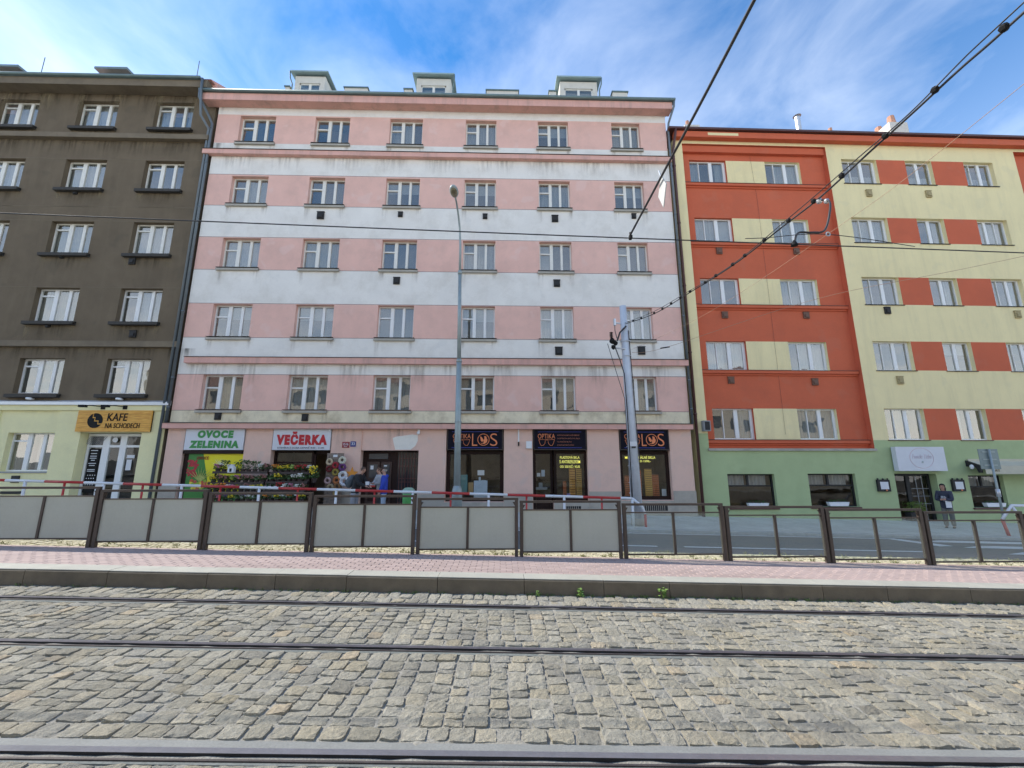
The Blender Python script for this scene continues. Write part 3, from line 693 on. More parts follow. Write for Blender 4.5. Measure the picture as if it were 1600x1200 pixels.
b = MB(); b.quad((-13.1, 1.5, 3.5), (7.6, 1.5, 3.5), (7.6, 1.5, 18.4), (-13.1, 1.5, 18.4)); PK.add('interior', b, M['interior'])
# cornices
def cornice(B, name, x0, x1, z0, z1, pr, m, cap=None, y0=0.02):
    b = MB(); b.prismx([(y0, z0), (-pr, z0), (-pr, z1), (y0, z1 + .03)], x0, x1); o = B.add(name, b, m)
    if cap: b = MB(); b.prismx([(y0 - .01, z1 + .034), (-pr - .03, z1 + .004), (-pr - .03, z1 + .022), (y0 - .01, z1 + .056)], x0 - .01, x1 + .01); B.add('sheet_capping', b, cap)
    return o
cornice(PK, 'cornice', -13.62, 7.86, 18.20, 18.56, .43, M['pink_trim'])
cornice(PK, 'string_course', -13.42, 7.74, 15.62, 15.84, .20, M['pink_trim'], M['dark_sill'])
cornice(PK, 'string_course', -12.82, 7.74, 6.00, 6.24, .17, M['pink_trim'], M['dark_sill'])
cornice(PK, 'string_course', -13.24, 7.70, 3.36, 3.56, .20, M['pink_trim'], M['dark_sill'])
b = MB(); b.tube([(-13.75, -.50, 18.63), (7.98, -.50, 18.63)], .075, 10); b.box(-13.75, 7.98, -.46, .3, 18.60, 18.68); PK.add('gutter', b, M['copper'], True)
# roof and roof boxes
b = MB(); b.prismx([(-.4, 18.62), (4.5, 21.4), (9, 18.62)], -13.1, 7.9); PK.add('roof', b, M['roof_sheet'])
for (x0, x1, zt, flip) in ((-10.55, -8.95, 21.38, 0), (-4.45, -2.62, 21.40, 1), (2.85, 4.86, 21.40, 1)):
    b = MB(); y0 = 1.2
    xi0, xi1 = x0 + .18, x1 - .18
    wall_grid(b, [x0 + .05, x1 - .05], [19.7, zt - .1], [(xi0 + .1, xi1 - .1, 19.8, zt - .50, .08)], lambda u, z: 0, y=y0)
    for xx in (x0 + .05, x1 - .05): b.quad((xx, y0, 19.6), (xx, y0 + 3.2, 20.6), (xx, y0 + 3.2, zt - .05), (xx, y0, zt - .1))
    d = PK.add('dormer', b, M['dormer'])
    b = MB(); b.box(xi0 + .1, xi0 + .16, y0 + .05, y0 + .1, 19.8, zt - .50); b.box(xi1 - .16, xi1 - .1, y0 + .05, y0 + .1, 19.8, zt - .50); b.box((x0 + x1) / 2 - .06, (x0 + x1) / 2 + .06, y0 + .05, y0 + .1, 19.8, zt - .56); b.box(xi0 + .1, xi1 - .1, y0 + .05, y0 + .1, zt - .56, zt - .50)
    PK.add('window_frame', b, M['frame_old'], parent=d).location = (0, 0, 0)
    b = MB(); b.box(xi0 + .14, xi1 - .14, y0 + .07, y0 + .078, 19.8, zt - .54); g_ = PK.add('pane', b, M['glass'], parent=d)
    b = MB(); b.box(xi0 + .12, xi1 - .12, y0 + .2, y0 + .21, 19.8, zt - .6); PK.add('curtain', b, M['curtain'], parent=d)
    b = MB(); b.prismx([(y0 - .20, zt - .02), (y0 - .20, zt + .06), (y0 + 3.4, zt + .12), (y0 + 3.4, zt + .03)], x0 - .14, x1 + .14); PK.add('dormer_roof', b, M['copper_l'], parent=d)
    b = MB(); s = x0 - .14 if not flip else x1 + .14; b.tube([(s, y0 - .2, zt - .02), (s, y0 - .12, zt - .35), (s + (.08 if not flip else -.08), y0 - .02, zt - .6), (s + (.08 if not flip else -.08), y0 - .02, 19.7)], .035, 6); PK.add('drainpipe', b, M['copper'], True, parent=d)
for (x0, x1, zt) in ((-8.0, -6.85, 20.70), (-5.0, -4.6, 20.68), (-.85, .76, 20.72), (2.35, 2.7, 20.74), (5.6, 6.36, 20.78), (-10.95, -10.75, 20.68)):
    b = MB(); b.box(x0, x1, 1.2, 2.2, 19.3, zt - .06, 0); b.box(x0 - .05, x1 + .05, 1.15, 2.25, zt - .06, zt, 1); PK.add('roof_hatch', b, [M['dormer'], M['copper']])
# sills + windows
for ri, (d, e) in enumerate(rowz):
    for ci, (a, c) in enumerate(cols):
        op = (ri, ci) in ((0, 0), (0, 1), (1, 1))
        cu = {(0, 3): [('curtain', 0, 1, 0, 1)], (0, 2): [('curtain', 0, .7, 0, 1)], (3, 4): [('curtain', 0, 1, 0, 1)], (4, 2): [('curtain', 0, 1, 0, 1)], (4, 5): [('curtain', 0, 1, 0, 1)], (3, 5): [('curtain', 0, 1, 0, .9)], (2, 3): [('curtain', 0, 1, 0, 1)], (2, 4): [('blind', 0, .36, 0, 1)], (2, 5): [('blind', 0, .36, 0, 1)], (4, 0): [('curtain_tint', .4, .72, 0, 1)]}.get((ri, ci), curt_choice())
        wd = add_window(PK, a, c, d, e, .19, 'pink', 'frame_old' if ri < 3 else 'frame', cu, open_=op)
        b = MB(); xc = (a + c) / 2; hw = (c - a) / 2 + .09
        b.prismx([(.19, .0), (-.09, -.03), (-.09, -.12), (.0, -.12), (.0, -.02)], -hw, hw, 0); b.box(-hw + .01, hw - .01, -.105, -.002, .002, .014, 1); b.box(-hw + .11, hw - .11, -.002, .18, .002, .014, 1)
        b.build('sill', [M['concrete_trim'], M['dark_sill']], wd, loc=(0, -.19, 0))
for x, z, ww in ((-8.0, 12.72, .30), (-4.52, 12.82, .2), (-.78, 12.78, .2), (2.33, 12.72, .28), (5.88, 12.9, .2), (-4.52, 9.68, .27), (2.35, 9.64, .27), (2.37, 6.62, .3), (5.85, 6.66, .3), (-11.26, 3.84, .24), (-7.84, 3.8, .24)): box_vent(PK, x, z, 'vent', ww, ww * 1.1)
# plinth pieces between the openings
for a, c, zt in ((-13.14, -12.47, 1.16), (-10.08, -9.06, 1.12), (-6.71, -5.57, 1.0), (-3.26, -2.22, .84), (-2.22, .10, .53), (.11, 1.22, .86), (2.06, 3.44, .55), (3.45, 4.70, .93), (4.70, 6.78, .575), (6.78, 7.68, .95)):
    b = MB(); b.box(a, c, -.03, .02, -.6, zt); PK.add('plinth', b, M['plinth'])
for a, c, z0, z1 in ((5.07, 6.5, .20, .40), (2.41, 3.1, .28, .38)):
    b = MB(); b.box(a, c, -.036, -.028, z0, z1, 0)
    for k in range(int((c - a) / .08)): b.box(a + .02 + k * .08, a + .035 + k * .08, -.045, -.036, z0, z1, 1)
    PK.add('cellar_vent', b, [M['vent'], M['plinth']])
# white repaired patch above entrance
pts = [(-4.33, 3.0), (-4.2, 3.06), (-3.9, 3.1), (-3.55, 3.15), (-3.34, 3.12), (-3.33, 2.9), (-3.42, 2.7), (-3.6, 2.545), (-4.2, 2.545), (-4.28, 2.8)]
b = MB(); b.prism(pts, -.006, .0); PK.add('plaster_patch', b, mat('fresh_plaster', (.82, .78, .69), .9, .05, 4))
b = MB(); b.box(-5.55, -5.535, -.05, .0, 2.52, 3.35); PK.add('pilaster_edge', b, M['pink_low'])
# shop pits: side walls + interior of shops
for (a, c) in ((-12.45, -10.10), (-9.04, -6.73), (-5.55, -3.28), (-2.20, .09), (1.24, 3.43), (4.72, 6.76)):
    b = MB(); z1 = 3.38
    b.quad((a, 1.9, -.3), (c, 1.9, -.3), (c, 1.9, z1), (a, 1.9, z1)); b.quad((a, .4, -.3), (a, 1.9, -.3), (a, 1.9, z1), (a, .4, z1)); b.quad((c, 1.9, -.3), (c, .4, -.3), (c, .4, z1), (c, 1.9, z1))
    b.quad((a, .4, z1), (c, .4, z1), (c, 1.9, z1), (a, 1.9, z1)); b.quad((a, .35, .4), (c, .35, .4), (c, 1.9, .4), (a, 1.9, .4)); PK.add('shop_interior', b, M['shop_in'])

def shopfront(B, u0, u1, z0, z1, y, verts_, hors, mfr, name='shop_window', gm='shop_glass', t=.07, nopane=()):
    """frame with vertical bars at verts_ (u,width) and horizontal bars (z,height)"""
    b = MB(); b.box(u0, u0 + t, y, y + .08, z0, z1); b.box(u1 - t, u1, y, y + .08, z0, z1); b.box(u0 + t, u1 - t, y, y + .08, z1 - t, z1); b.box(u0 + t, u1 - t, y, y + .08, z0, z0 + t)
    for u, w_ in verts_: b.box(u - w_ / 2, u + w_ / 2, y - .008, y + .07, z0 + t, z1 - t)
    for z, w_ in hors: b.box(u0 + t, u1 - t, y - .004, y + .066, z - w_ / 2, z + w_ / 2)
    fr = B.add(name, b, mfr); ue = [u0 + t] + [q for u, w_ in verts_ for q in (u - w_ / 2, u + w_ / 2)] + [u1 - t]; ze = [z0 + t] + [q for z, w_ in hors for q in (z - w_ / 2, z + w_ / 2)] + [z1 - t]
    for i in range(0, len(ue), 2):
        for j in range(0, len(ze), 2):
            if (i // 2, j // 2) in nopane: continue
            b = MB(); b.box(ue[i] - .002, ue[i + 1] + .002, y + .03, y + .038, ze[j] - .002, ze[j + 1] + .002); B.add('pane', b, M[gm], parent=fr)
    return fr
# greengrocer: shutter box + big printed board, flower shop window, door
b = MB(); b.box(-12.42, -10.14, -.02, .30, 2.38, 2.50); PK.add('shutter_box', b, M['brown'])
b = MB(); b.box(-12.43, -12.22, .10, .3, .3, 2.38); PK.add('door_jamb', b, M['brown'])
shopfront(PK, -9.02, -7.48, .9, 2.5, .25, [], [(2.05, .05)], M['brown'])
b = MB(); b.box(-7.46, -6.76, .25, .3, .3, .5); b.box(-7.46, -7.38, .25, .33, .5, 2.5); b.box(-6.84, -6.76, .25, .33, .5, 2.5); b.box(-7.46, -6.76, .25, .33, 2.38, 2.5)
PK.add('shop_door_frame', b, M['brown'])
# entrance
b = MB(); b.box(-5.53, -3.30, .32, .36, -.1, 2.50); fr = PK.add('entrance_screen', b, M['brown'])
for (a, c) in ((-5.36, -4.86), (-4.80, -4.38)):
    b = MB(); b.box(a, c, .285, .319, .35, 2.08); dr = PK.add('door_leaf', b, mat('door_panel', (.05, .024, .018), .5, .15, 4))
    b = MB(); b.box(a + .10, c - .08, .275, .284, 1.45, 1.98); PK.add('pane', b, mat('dark_pane', (.05, .055, .065), .12, .1, 4), parent=dr)
    b = MB(); b.box(a + .10, c - .08, .275, .284, .55, 1.3); PK.add('panel', b, M['brown'], parent=dr)
b = MB(); b.box(-4.9, -4.86, .25, .28, 1.15, 1.4); PK.add('door_handle', b, M['steel'])
b = MB(); b.box(-5.3, -4.55, .30, .32, 2.19, 2.40); PK.add('transom_pane', b, mat('dark_pane2', (.05, .055, .065), .12, .1, 4))
b = MB()
for k in range(6): x = -4.08 + k * .12; b.box(x, x + .022, .27, .29, .45, 2.42)
for z in (.5, 1.0, 1.28, 1.42, 1.9, 2.2): b.box(-4.10, -3.40, .262, .270, z, z + .022)
PK.add('grille', b, M['brown2'])
b = MB(); b.box(-4.14, -3.36, .30, .315, .45, 2.44); PK.add('side_pane', b, mat('side_pane', (.03, .03, .032), .15, .2, 4))
for (x0, x1, z0, z1, ml, lb) in ((-5.21, -5.09, 1.78, 1.93, 'paper', 'white notice sheet stuck on the upper left of the brown house door'), (-4.68, -4.56, 1.90, 1.945, 'paper', 'small white sticker on the right leaf of the brown house door'), (-5.20, -4.98, 1.10, 1.27, 'paper', 'white and red notice low on the left leaf of the brown house door')):
    b = MB(); b.box(x0, x1, 0, .004, z0, z1)
    t = tag(b.build('notice', M[ml], o=(x0, 0, z0), loc=(x0, 17.262, z0)), lb, 'notice')
    if z0 == 1.10: MB().box(0, .22, -.003, .0, 0, .07).build('red_band', M['red_paint'], t)
# opticians
shopfront(PK, -2.18, .07, .56, 2.50, .20, [], [], M['brown'], t=.13)
shopfront(PK, 1.26, 2.06, -.1, 2.50, .20, [], [(.75, .12)], M['brown'], name='shop_door', t=.11)
b = MB(); b.box(1.38, 1.94, .215, .24, .05, .68); PK.add('door_panel', b, M['brown'])
shopfront(PK, 2.10, 3.42, .58, 2.50, .20, [], [], M['brown'], t=.10)
shopfront(PK, 4.74, 6.75, .61, 2.50, .20, [], [], M['brown'], t=.13)
# small wall fittings
b = MB(); b.box(.655, .705, -.04, 0, 2.86, 3.36, 0); b.tube([(.68, -.03, 2.86), (.68, -.03, 2.7)], .028, 6, 1); PK.add('conduit', b, [M['frame'], M['black']])
b = MB(); b.box(.98, 1.2, -.12, 0, 2.6, 2.88); PK.add('meter_box', b, M['frame'])
b = MB(); b.box(-3.34, -3.26, -.08, 0, 3.2, 3.34); b.ball((-3.30, -.10, 3.2), .07, 8); PK.add('security_camera', b, M['frame'])
b = MB(); b.box(-6.82, -6.76, -.07, 0, 3.3, 3.35); b.ball((-6.79, -.09, 3.28), .045, 8); PK.add('security_camera', b, M['frame'])

def pipe(B, pts, r, m, name='drainpipe', n=10, joints=()):
    b = MB(); b.tube(pts, r, n)
    for z in joints:
        for i in range(len(pts) - 1):
            p, q = Vector(pts[i]), Vector(pts[i + 1])
            if min(p.z, q.z) <= z <= max(p.z, q.z) and abs(p.z - q.z) > .01:
                t = (z - p.z) / (q.z - p.z); c = p.lerp(q, t); b.tube([c - Vector((0, 0, .03)), c + Vector((0, 0, .03))], r * 1.25, n); break
    return B.add(name, b, m, True)
J = [17, 15.2, 13, 10.6, 8.2, 5.4, 4.2]
pipe(PK, [(-13.70, -.52, 18.6), (-13.70, -.50, 18.25), (-13.40, -.14, 17.55), (-13.24, -.10, 17.2), (-13.20, -.09, 3.6)], .055, M['zinc'], joints=J)
pipe(PK, [(7.94, -.48, 18.6), (7.92, -.46, 18.3), (7.76, -.12, 17.7), (7.74, -.07, 17.4), (7.74, -.07, 3.6)], .05, M['zinc'], joints=J)

# signs of the pink building
def sign_board(name, label, B, x0, x1, z0, z1, y0, y1, m, cat='sign', group=None, tilt=0):
    xc = (x0 + x1) / 2; t = tag(empty(name, B.world(xc, y1, z0), B.ang), label, cat, group)
    t.rotation_euler = (tilt, 0, B.ang)
    b = MB(); b.box(x0, x1, y0 - y1, 0, z0, z1); b.build('board', m, t, (xc, 0, z0)); return t, (xc, 0, z0), y0 - y1
t, o_, yf = sign_board('shop_sign', 'white fascia sign with green fruit and vegetable lettering above the greengrocer', PK, -12.40, -10.13, 2.53, 3.34, -.04, .04, M['sign_white'])
txt('OVOCE', (-11.93, -10.55, 2.99, 3.29), t, M['txt_green'], yf - .004, o_, bold=.075, shear=.05)
txt('ZELENINA', (-12.20, -10.30, 2.60, 2.89), t, M['txt_green'], yf - .004, o_, bold=.075, shear=.05)
t, o_, yf = sign_board('shop_sign', 'white fascia sign with bold red VEČERKA lettering above the corner shop', PK, -9.0, -6.76, 2.53, 3.34, -.04, .04, M['sign_white'])
txt('VEČERKA', (-8.86, -6.88, 2.72, 3.25), t, M['txt_red'], yf - .004, o_, bold=.075, shear=.0)
txt('OTEVÍRACÍ DOBA DENNĚ 8:00 - 21:00', (-8.80, -6.98, 2.58, 2.67), t, M['txt_grey'], yf - .004, o_, bold=.01)
def glasses(t, x0, x1, z0, z1, y, o):
    b = MB(); w_ = x1 - x0; h = z1 - z0
    for s in (0, 1):
        cx = x0 + w_ * (.26 if s == 0 else .74); k = 1 if s == 0 else -1
        P = [(cx - k * .22 * w_, z1 - .02 * h), (cx + k * .17 * w_, z1 - .06 * h), (cx + k * .13 * w_, z0 + .35 * h), (cx + k * .03 * w_, z0 + .02), (cx - k * .08 * w_, z0 + .04 * h), (cx - k * .15 * w_, z0 + .35 * h), (cx - k * .2 * w_, z1 - .25 * h)]
        P3 = [(x, y - .006, z) for x, z in P]; b.tube(P3 + [P3[0]], .0085, 5)
    b.tube([(x0 + w_ * .43, y - .006, z1 - .08 * h), (x0 + w_ * .57, y - .006, z1 - .08 * h)], .012, 5)
    b.build('glasses_emblem', M['orange'], t, o)
def optika_big(x0, x1, lb):
    t, o_, yf = sign_board('shop_sign', lb, PK, x0, x1, 2.54, 3.36, -.03, .10, M['navy'], group='navy optician fascia signs')
    b = MB(); [b.box(a, c, yf - .004, yf, z, zz) for a, c, z, zz in ((x0, x1, 2.54, 2.57), (x0, x1, 3.335, 3.36), (x0, x0 + .03, 2.57, 3.335), (x1 - .03, x1, 2.57, 3.335))]; b.build('frame', M['fence'], t, o_)
    b = MB(); [b.box(x0 + .18, x1 - .18, yf - .005, yf, z, z + .018) for z in (2.62, 3.25)]; b.build('line', M['blue_line'], t, o_)
    w_ = x1 - x0; txt('OPTIKA', (x0 + .10 * w_, x0 + .42 * w_, 2.99, 3.17), t, M['orange'], yf - .004, o_, bold=-.004)
    glasses(t, x0 + .10 * w_, x0 + .42 * w_, 2.70, 2.95, yf, o_)
    txt('L', (x0 + .445 * w_, x0 + .54 * w_, 2.70, 3.18), t, M['orange'], yf - .004, o_, bold=-.01)
    txt('S', (x0 + .77 * w_, x0 + .90 * w_, 2.70, 3.19), t, M['orange'], yf - .004, o_, bold=-.012)
    b = MB(); cx = x0 + .65 * w_; cz = 2.945; b.torus((cx, yf - .004, cz), .225, .014, n=28, k=6); 
    for (P) in ([(-.13, .13), (-.07, .10), (0, 0), (-.01, -.06), (-.06, -.09), (-.11, -.03), (-.12, .05)], [(.03, .14), (.11, .13), (.13, .05), (.16, .0), (.14, -.10), (.06, -.16), (-.04, -.17), (.01, -.10), (.0, -.03), (.04, .03)], [(-.12, -.12), (-.07, -.14), (-.02, -.12), (-.06, -.17)]):
        b.prism([(cx + x, cz + z) for x, z in P], yf - .01, yf)
    b.build('globe_emblem', M['orange'], t, o_)
optika_big(-2.16, .05, 'navy optician sign with orange glasses and round globe emblem, behind the street lamp pole')
t, o_, yf = sign_board('shop_sign', 'navy optician sign with orange glasses and four small text lines above the optician door', PK, 1.27, 3.40, 2.54, 3.36, -.03, .10, M['navy'], group='navy optician fascia signs')
b = MB(); [b.box(a, c, yf - .004, yf, z, zz) for a, c, z, zz in ((1.27, 3.40, 2.54, 2.57), (1.27, 3.40, 3.335, 3.36), (1.27, 1.30, 2.57, 3.335), (3.37, 3.40, 2.57, 3.335))]; b.build('frame', M['fence'], t, o_)
b = MB(); [b.box(1.45, 3.2, yf - .005, yf, z, z + .018) for z in (2.62, 3.25)]; b.build('line', M['blue_line'], t, o_)
txt('OPTIKA', (1.45, 2.14, 2.99, 3.18), t, M['orange'], yf - .004, o_, bold=-.004); glasses(t, 1.46, 2.14, 2.70, 2.96, yf, o_)
for s_txt, z, x1 in (('KOMPLEXNÍ BRÝLOVÉ OBRUBY', 3.10, 3.13), ('DIOPTRICKÁ BRÝLOVÁ SKLA', 2.97, 3.14), ('SLUNEČNÍ BRÝLE', 2.84, 2.80), ('KONTAKTNÍ ČOČKY', 2.71, 2.90)):
    txt(s_txt, (2.23, x1, z, z + .065), t, mat('dim_orange', (.42, .15, .09), .6), yf - .004, o_)
optika_big(4.74, 6.74, 'navy optician sign with orange glasses and round globe emblem, behind the pale overhead line mast')
t = tag(empty('window_lettering', (2.85, 17.19, 2.0)), 'yellow plastic lens price lettering on the window beside the optician door', 'lettering')
for s_txt, z, a, c in (('PLASTOVÁ SKLA', 2.20, 2.35, 3.14), ('S ANTIREFLEXEM', 2.02, 2.33, 3.16), ('OD 350 KČ / KUS', 1.84, 2.34, 3.14)): txt(s_txt, (a, c, z, z + .13), t, M['txt_yellow'], 0, (2.85, 0, 2.0), bold=.012)
t = tag(empty('window_lettering', (5.85, 17.19, 2.0)), 'yellow multifocal lens price lettering on the window behind the pale mast', 'lettering')
for s_txt, z, a, c in (('MULTIFOKÁLNÍ SKLA', 2.20, 4.98, 6.22), ('JIŽ OD 1590,-', 2.04, 5.3, 6.02)): txt(s_txt, (a, c, z, z + .13), t, M['txt_yellow'], 0, (5.85, 0, 2.0), bold=.012)
for nm, s_txt, x0, x1, z0, z1, m, lb in (('number_plate', '1516', -6.29, -6.01, 2.62, 2.85, 'txt_red', 'red house number plate beside the brown house door'), ('number_plate', '33', -5.97, -5.76, 2.66, 2.87, 'blue_line', 'blue house number plate 33 beside the red plate')):
    t = tag(empty(nm, (x0, 17, z0)), lb, 'number plate', 'house number plates by the brown door'); MB().box(0, x1 - x0, -.02, 0, 0, z1 - z0).build('plate', mat('plate_' + s_txt, (.30, .02, .03) if s_txt == '1516' else (.03, .05, .22), .4), t)
    txt(s_txt, (.04, x1 - x0 - .04, .09 if s_txt == '1516' else .06, z1 - z0 - .04), t, M['paper'], -.022, bold=.01)
    if s_txt == '1516': txt('PRAHA', (.07, .21, .025, .06), t, M['paper'], -.022)

# printed fruit poster of the greengrocer
def poster():
    t = tag(empty('fruit_poster', (-12.22, 17.06, .5)), 'green and yellow greengrocer poster printed with fruit and OVOCE', 'poster')
    W_, H_ = 2.2, 1.90
    MB().box(0, W_, 0, .02, 0, H_).build('green_field', mat('poster_green', (.045, .22, .035), .5, .05, 3), t)
    y = -.002
    b = MB(); b.prism([(.55, H_ - .01), (W_ - .01, H_ - .01), (W_ - .01, .4), (.95, .4)], y - .002, y); b.build('yellow_field', mat('poster_yellow', (.80, .70, .01), .5, .03, 3), t)
    b = MB()
    for _ in range(55):
        x, z = random.uniform(.02, .40), random.uniform(1.02, 1.62); b.ball((x, y - .002, z), .05, 8, sc=(1, .08, 1))
    tag(b.build('cherries', mat('poster_red', (.42, .02, .03), .5, .35, 9), t), kind='stuff')
    cs = [(.55, .10, .03), (.72, .48, .02), (.75, .60, .05), (.48, .10, .05), (.30, .42, .03)]
    for ci, c in enumerate(cs):
        b = MB()
        for _ in range(8): b.ball((random.uniform(.22, .95), y - .005, random.uniform(.55, .86)), random.uniform(.04, .08), 10, sc=(1, .08, 1))
        tag(b.build('fruit', mat('poster_fruit%d' % ci, c, .5, .2, 12), t), kind='stuff')
    b = MB()
    for k in range(9):
        a = (k - 4) * .09; b.prism([(.52, .82), (.60, .82), (.56 + a * 1.4, 1.38 - abs(a) * .5)], y - .010 - .0012 * k, y - .008 - .0012 * k)
    b.build('pineapple', mat('poster_pine', (.38, .42, .10), .5, .3, 14), t)
    b = MB()
    for k in range(14):
        a = R(15 + k * 11.5); r0, r1 = .1, random.uniform(.28, .5); w_ = .012
        cx, cz = 1.28, 1.36
        b.quad((cx + r0 * math.cos(a) - w_, y - .006, cz + r0 * math.sin(a)), (cx + r0 * math.cos(a) + w_, y - .006, cz + r0 * math.sin(a)), (cx + r1 * math.cos(a), y - .006, cz + r1 * math.sin(a)))
    b.build('splash', M['paper'], t)
    txt('OVOCE', (.33, .78, 1.66, 1.78), t, mat('poster_text', (.30, .03, .02), .5), y - .02, bold=.01)
poster()

def stain_mat(name, col, amt):
    m = bpy.data.materials.new(name); m.use_nodes = True; t = m.node_tree; t.nodes.clear(); l = t.links.new
    g = N('ShaderNodeTexCoord', t); sp_ = N('ShaderNodeSeparateXYZ', t); l(g.outputs['Generated'], sp_.inputs[0])
    mpp = N('ShaderNodeMapping', t); mpp.inputs['Scale'].default_value = (8, 1, .8); l(g.outputs['Object'], mpp.inputs[0])
    oi = N('ShaderNodeObjectInfo', t); av = N('ShaderNodeVectorMath', t, operation='ADD'); l(mpp.outputs[0], av.inputs[0]); l(oi.outputs['Random'], av.inputs[1])
    n = N('ShaderNodeTexNoise', t); n.inputs['Scale'].default_value = 1.0; n.inputs['Detail'].default_value = 5; l(av.outputs[0], n.inputs['Vector'])
    mr = N('ShaderNodeMapRange', t); mr.inputs['From Min'].default_value = .38; mr.inputs['From Max'].default_value = .78; l(n.outputs[0], mr.inputs['Value'])
    # fades out downwards and to both sides
    pw = N('ShaderNodeMath', t, operation='POWER'); l(sp_.outputs['Z'], pw.inputs[0]); pw.inputs[1].default_value = 1.4
    xs_ = N('ShaderNodeMath', t, operation='SUBTRACT'); l(sp_.outputs['X'], xs_.inputs[0]); xs_.inputs[1].default_value = .5
    xa = N('ShaderNodeMath', t, operation='ABSOLUTE'); l(xs_.outputs[0], xa.inputs[0]); xm_ = N('ShaderNodeMapRange', t); xm_.inputs['From Min'].default_value = .5; xm_.inputs['From Max'].default_value = .25; l(xa.outputs[0], xm_.inputs['Value'])
    a = N('ShaderNodeMath', t, operation='MULTIPLY'); l(mr.outputs[0], a.inputs[0]); l(pw.outputs[0], a.inputs[1])
    c = N('ShaderNodeMath', t, operation='MULTIPLY'); l(a.outputs[0], c.inputs[0]); l(xm_.outputs[0], c.inputs[1])
    d = N('ShaderNodeMath', t, operation='MULTIPLY'); l(c.outputs[0], d.inputs[0]); d.inputs[1].default_value = amt
    df = N('ShaderNodeBsdfDiffuse', t); df.inputs[0].default_value = C(col); tr = N('ShaderNodeBsdfTransparent', t); mi = N('ShaderNodeMixShader', t); l(d.outputs[0], mi.inputs[0]); l(tr.outputs[0], mi.inputs[1]); l(df.outputs[0], mi.inputs[2])
    o = N('ShaderNodeOutputMaterial', t); l(mi.outputs[0], o.inputs[0]); return m
M['stain_l'] = stain_mat('lime_streak', (.34, .28, .18), .85); M['stain_d'] = stain_mat('dirt_streak', (.30, .25, .20), .55); M['stain_b'] = stain_mat('sooty_streak', (.07, .058, .04), .75)
def stain(B, x0, x1, z0, z1, m, y=-.004):
    b = MB(); b.quad((x0, y, z0), (x1, y, z0), (x1, y, z1), (x0, y, z1)); B.add('water_stain', b, M[m])
for d, e in rowz:
    for a, c in cols:
        stain(PK, a - .12, a + .18, d - random.uniform(.5, 1.0), d - .13, 'stain_d'); stain(PK, c - .18, c + .12, d - random.uniform(.4, .9), d - .13, 'stain_d')
for k in range(9): x = -12.9 + k * 2.3; stain(PK, x, x + random.uniform(1.2, 2.2), 14.75, 15.62, 'stain_d')
for k in range(10): x = -12.9 + k * 2.05; stain(PK, x, x + random.uniform(1.0, 2.0), 4.62, 5.98, 'stain_d'); stain(PK, x, x + random.uniform(.6, 1.4), 2.3, 3.36, 'stain_d') if k in (1, 3, 4) else None
# ------------------------------------------------------------------ DARK BUILDING
DK = Bld('dark brown rendered apartment building with pale yellow ground floor at the left', -20, .6)
dcols = [(-22.98, -21.20), (-19.44, -17.66), (-15.98, -14.26), (-26.5, -24.72), (-30.0, -28.22)]
drows = [(16.99, 18.40), (13.88, 15.33), (10.80, 12.29), (7.77, 9.23), (4.75, 6.19)]
dops = [(a, c, d, e, .28) for d, e in drows for a, c in dcols]
dops2 = [(-19.23, -17.44, 1.71, 3.19, .26), (-16.42, -14.10, -.1, 3.19, .34), (-23.1, -21.3, 1.71, 3.19, .26)]
b = MB(); wall_grid(b, [-34, -13.26], [-.4, 4.27, 19.0], dops + dops2, lambda u, z: 1 if z < 4.27 else 0)
b.quad((-13.26, 0, -.4), (-13.26, 9, -.4), (-13.26, 9, 20), (-13.26, 0, 19.1), m=0)
b.quad((-34, 9, -.4), (-34, 0, -.4), (-34, 0, 19.1), (-34, 9, 20), m=0)
DK.add('wall', b, [M['dark'], M['lemon']])
b = MB(); b.quad((-34, 1.5, -.4), (-13.3, 1.5, -.4), (-13.3, 1.5, 19), (-34, 1.5, 19)); DK.add('interior', b, M['interior'])
cornice(DK, 'cornice', -34, -13.42, 18.76, 19.12, .52, M['dark_trim'])
b = MB(); b.tube([(-34, -.60, 19.18), (-13.72, -.60, 19.18)], .07, 10); b.box(-34, -13.72, -.56, .3, 19.15, 19.23); DK.add('gutter', b, M['copper'], True)
cornice(DK, 'string_course', -34, -13.28, 16.32, 16.56, .20, M['dark_trim'])
cornice(DK, 'string_course', -34, -13.20, 6.66, 6.90, .14, M['dark_trim'])
b = MB(); b.prismx([(0, 4.27), (-.16, 4.27), (-.16, 4.34), (-.13, 4.34), (-.13, 4.40), (0, 4.47)], -34, -13.17); DK.add('metal_flashing', b, M['silver'])
b = MB(); b.box(-34, -13.20, -.10, 0, 4.06, 4.265); DK.add('fascia_band', b, M['lemon'])
for a, c in ((-17.40, -16.43), (-14.09, -13.27), (-21.0, -19.66)):
    b = MB(); b.box(a, c, -.05, 0, -.4, 4.055); DK.add('pilaster', b, M['lemon'])
b = MB(); b.prismx([(-.5, 19.2), (4.5, 22), (9, 19.2)], -34, -13.3); DK.add('roof', b, M['pink_trim'])
b = MB(); b.quad((-13.27, -.3, 19.1), (-13.27, 4.5, 22.3), (-13.27, 9, 19.1)); b.box(-13.5, -13.2, -.2, .0, 18.9, 19.3); DK.add('gable_wall', b, M['pink_trim'])
for (x0, x1) in ((-26.5, -24.1), (-20.4, -18.8)):
    b = MB(); b.prismx([(1.1, 21.50), (1.1, 21.38), (4.2, 21.5), (4.2, 21.62)], x0, x1); b.box(x0 + .25, x1 - .25, 1.5, 3, 20.4, 21.38, 1); DK.add('dormer', b, [M['copper'], M['dark_trim']])
for x in (-23.4, -15.65):
    b = MB(); b.tube([(x, 1.5, 20), (x, 1.5, 22.4)], .018, 5); DK.add('lightning_rod', b, M['zinc'])
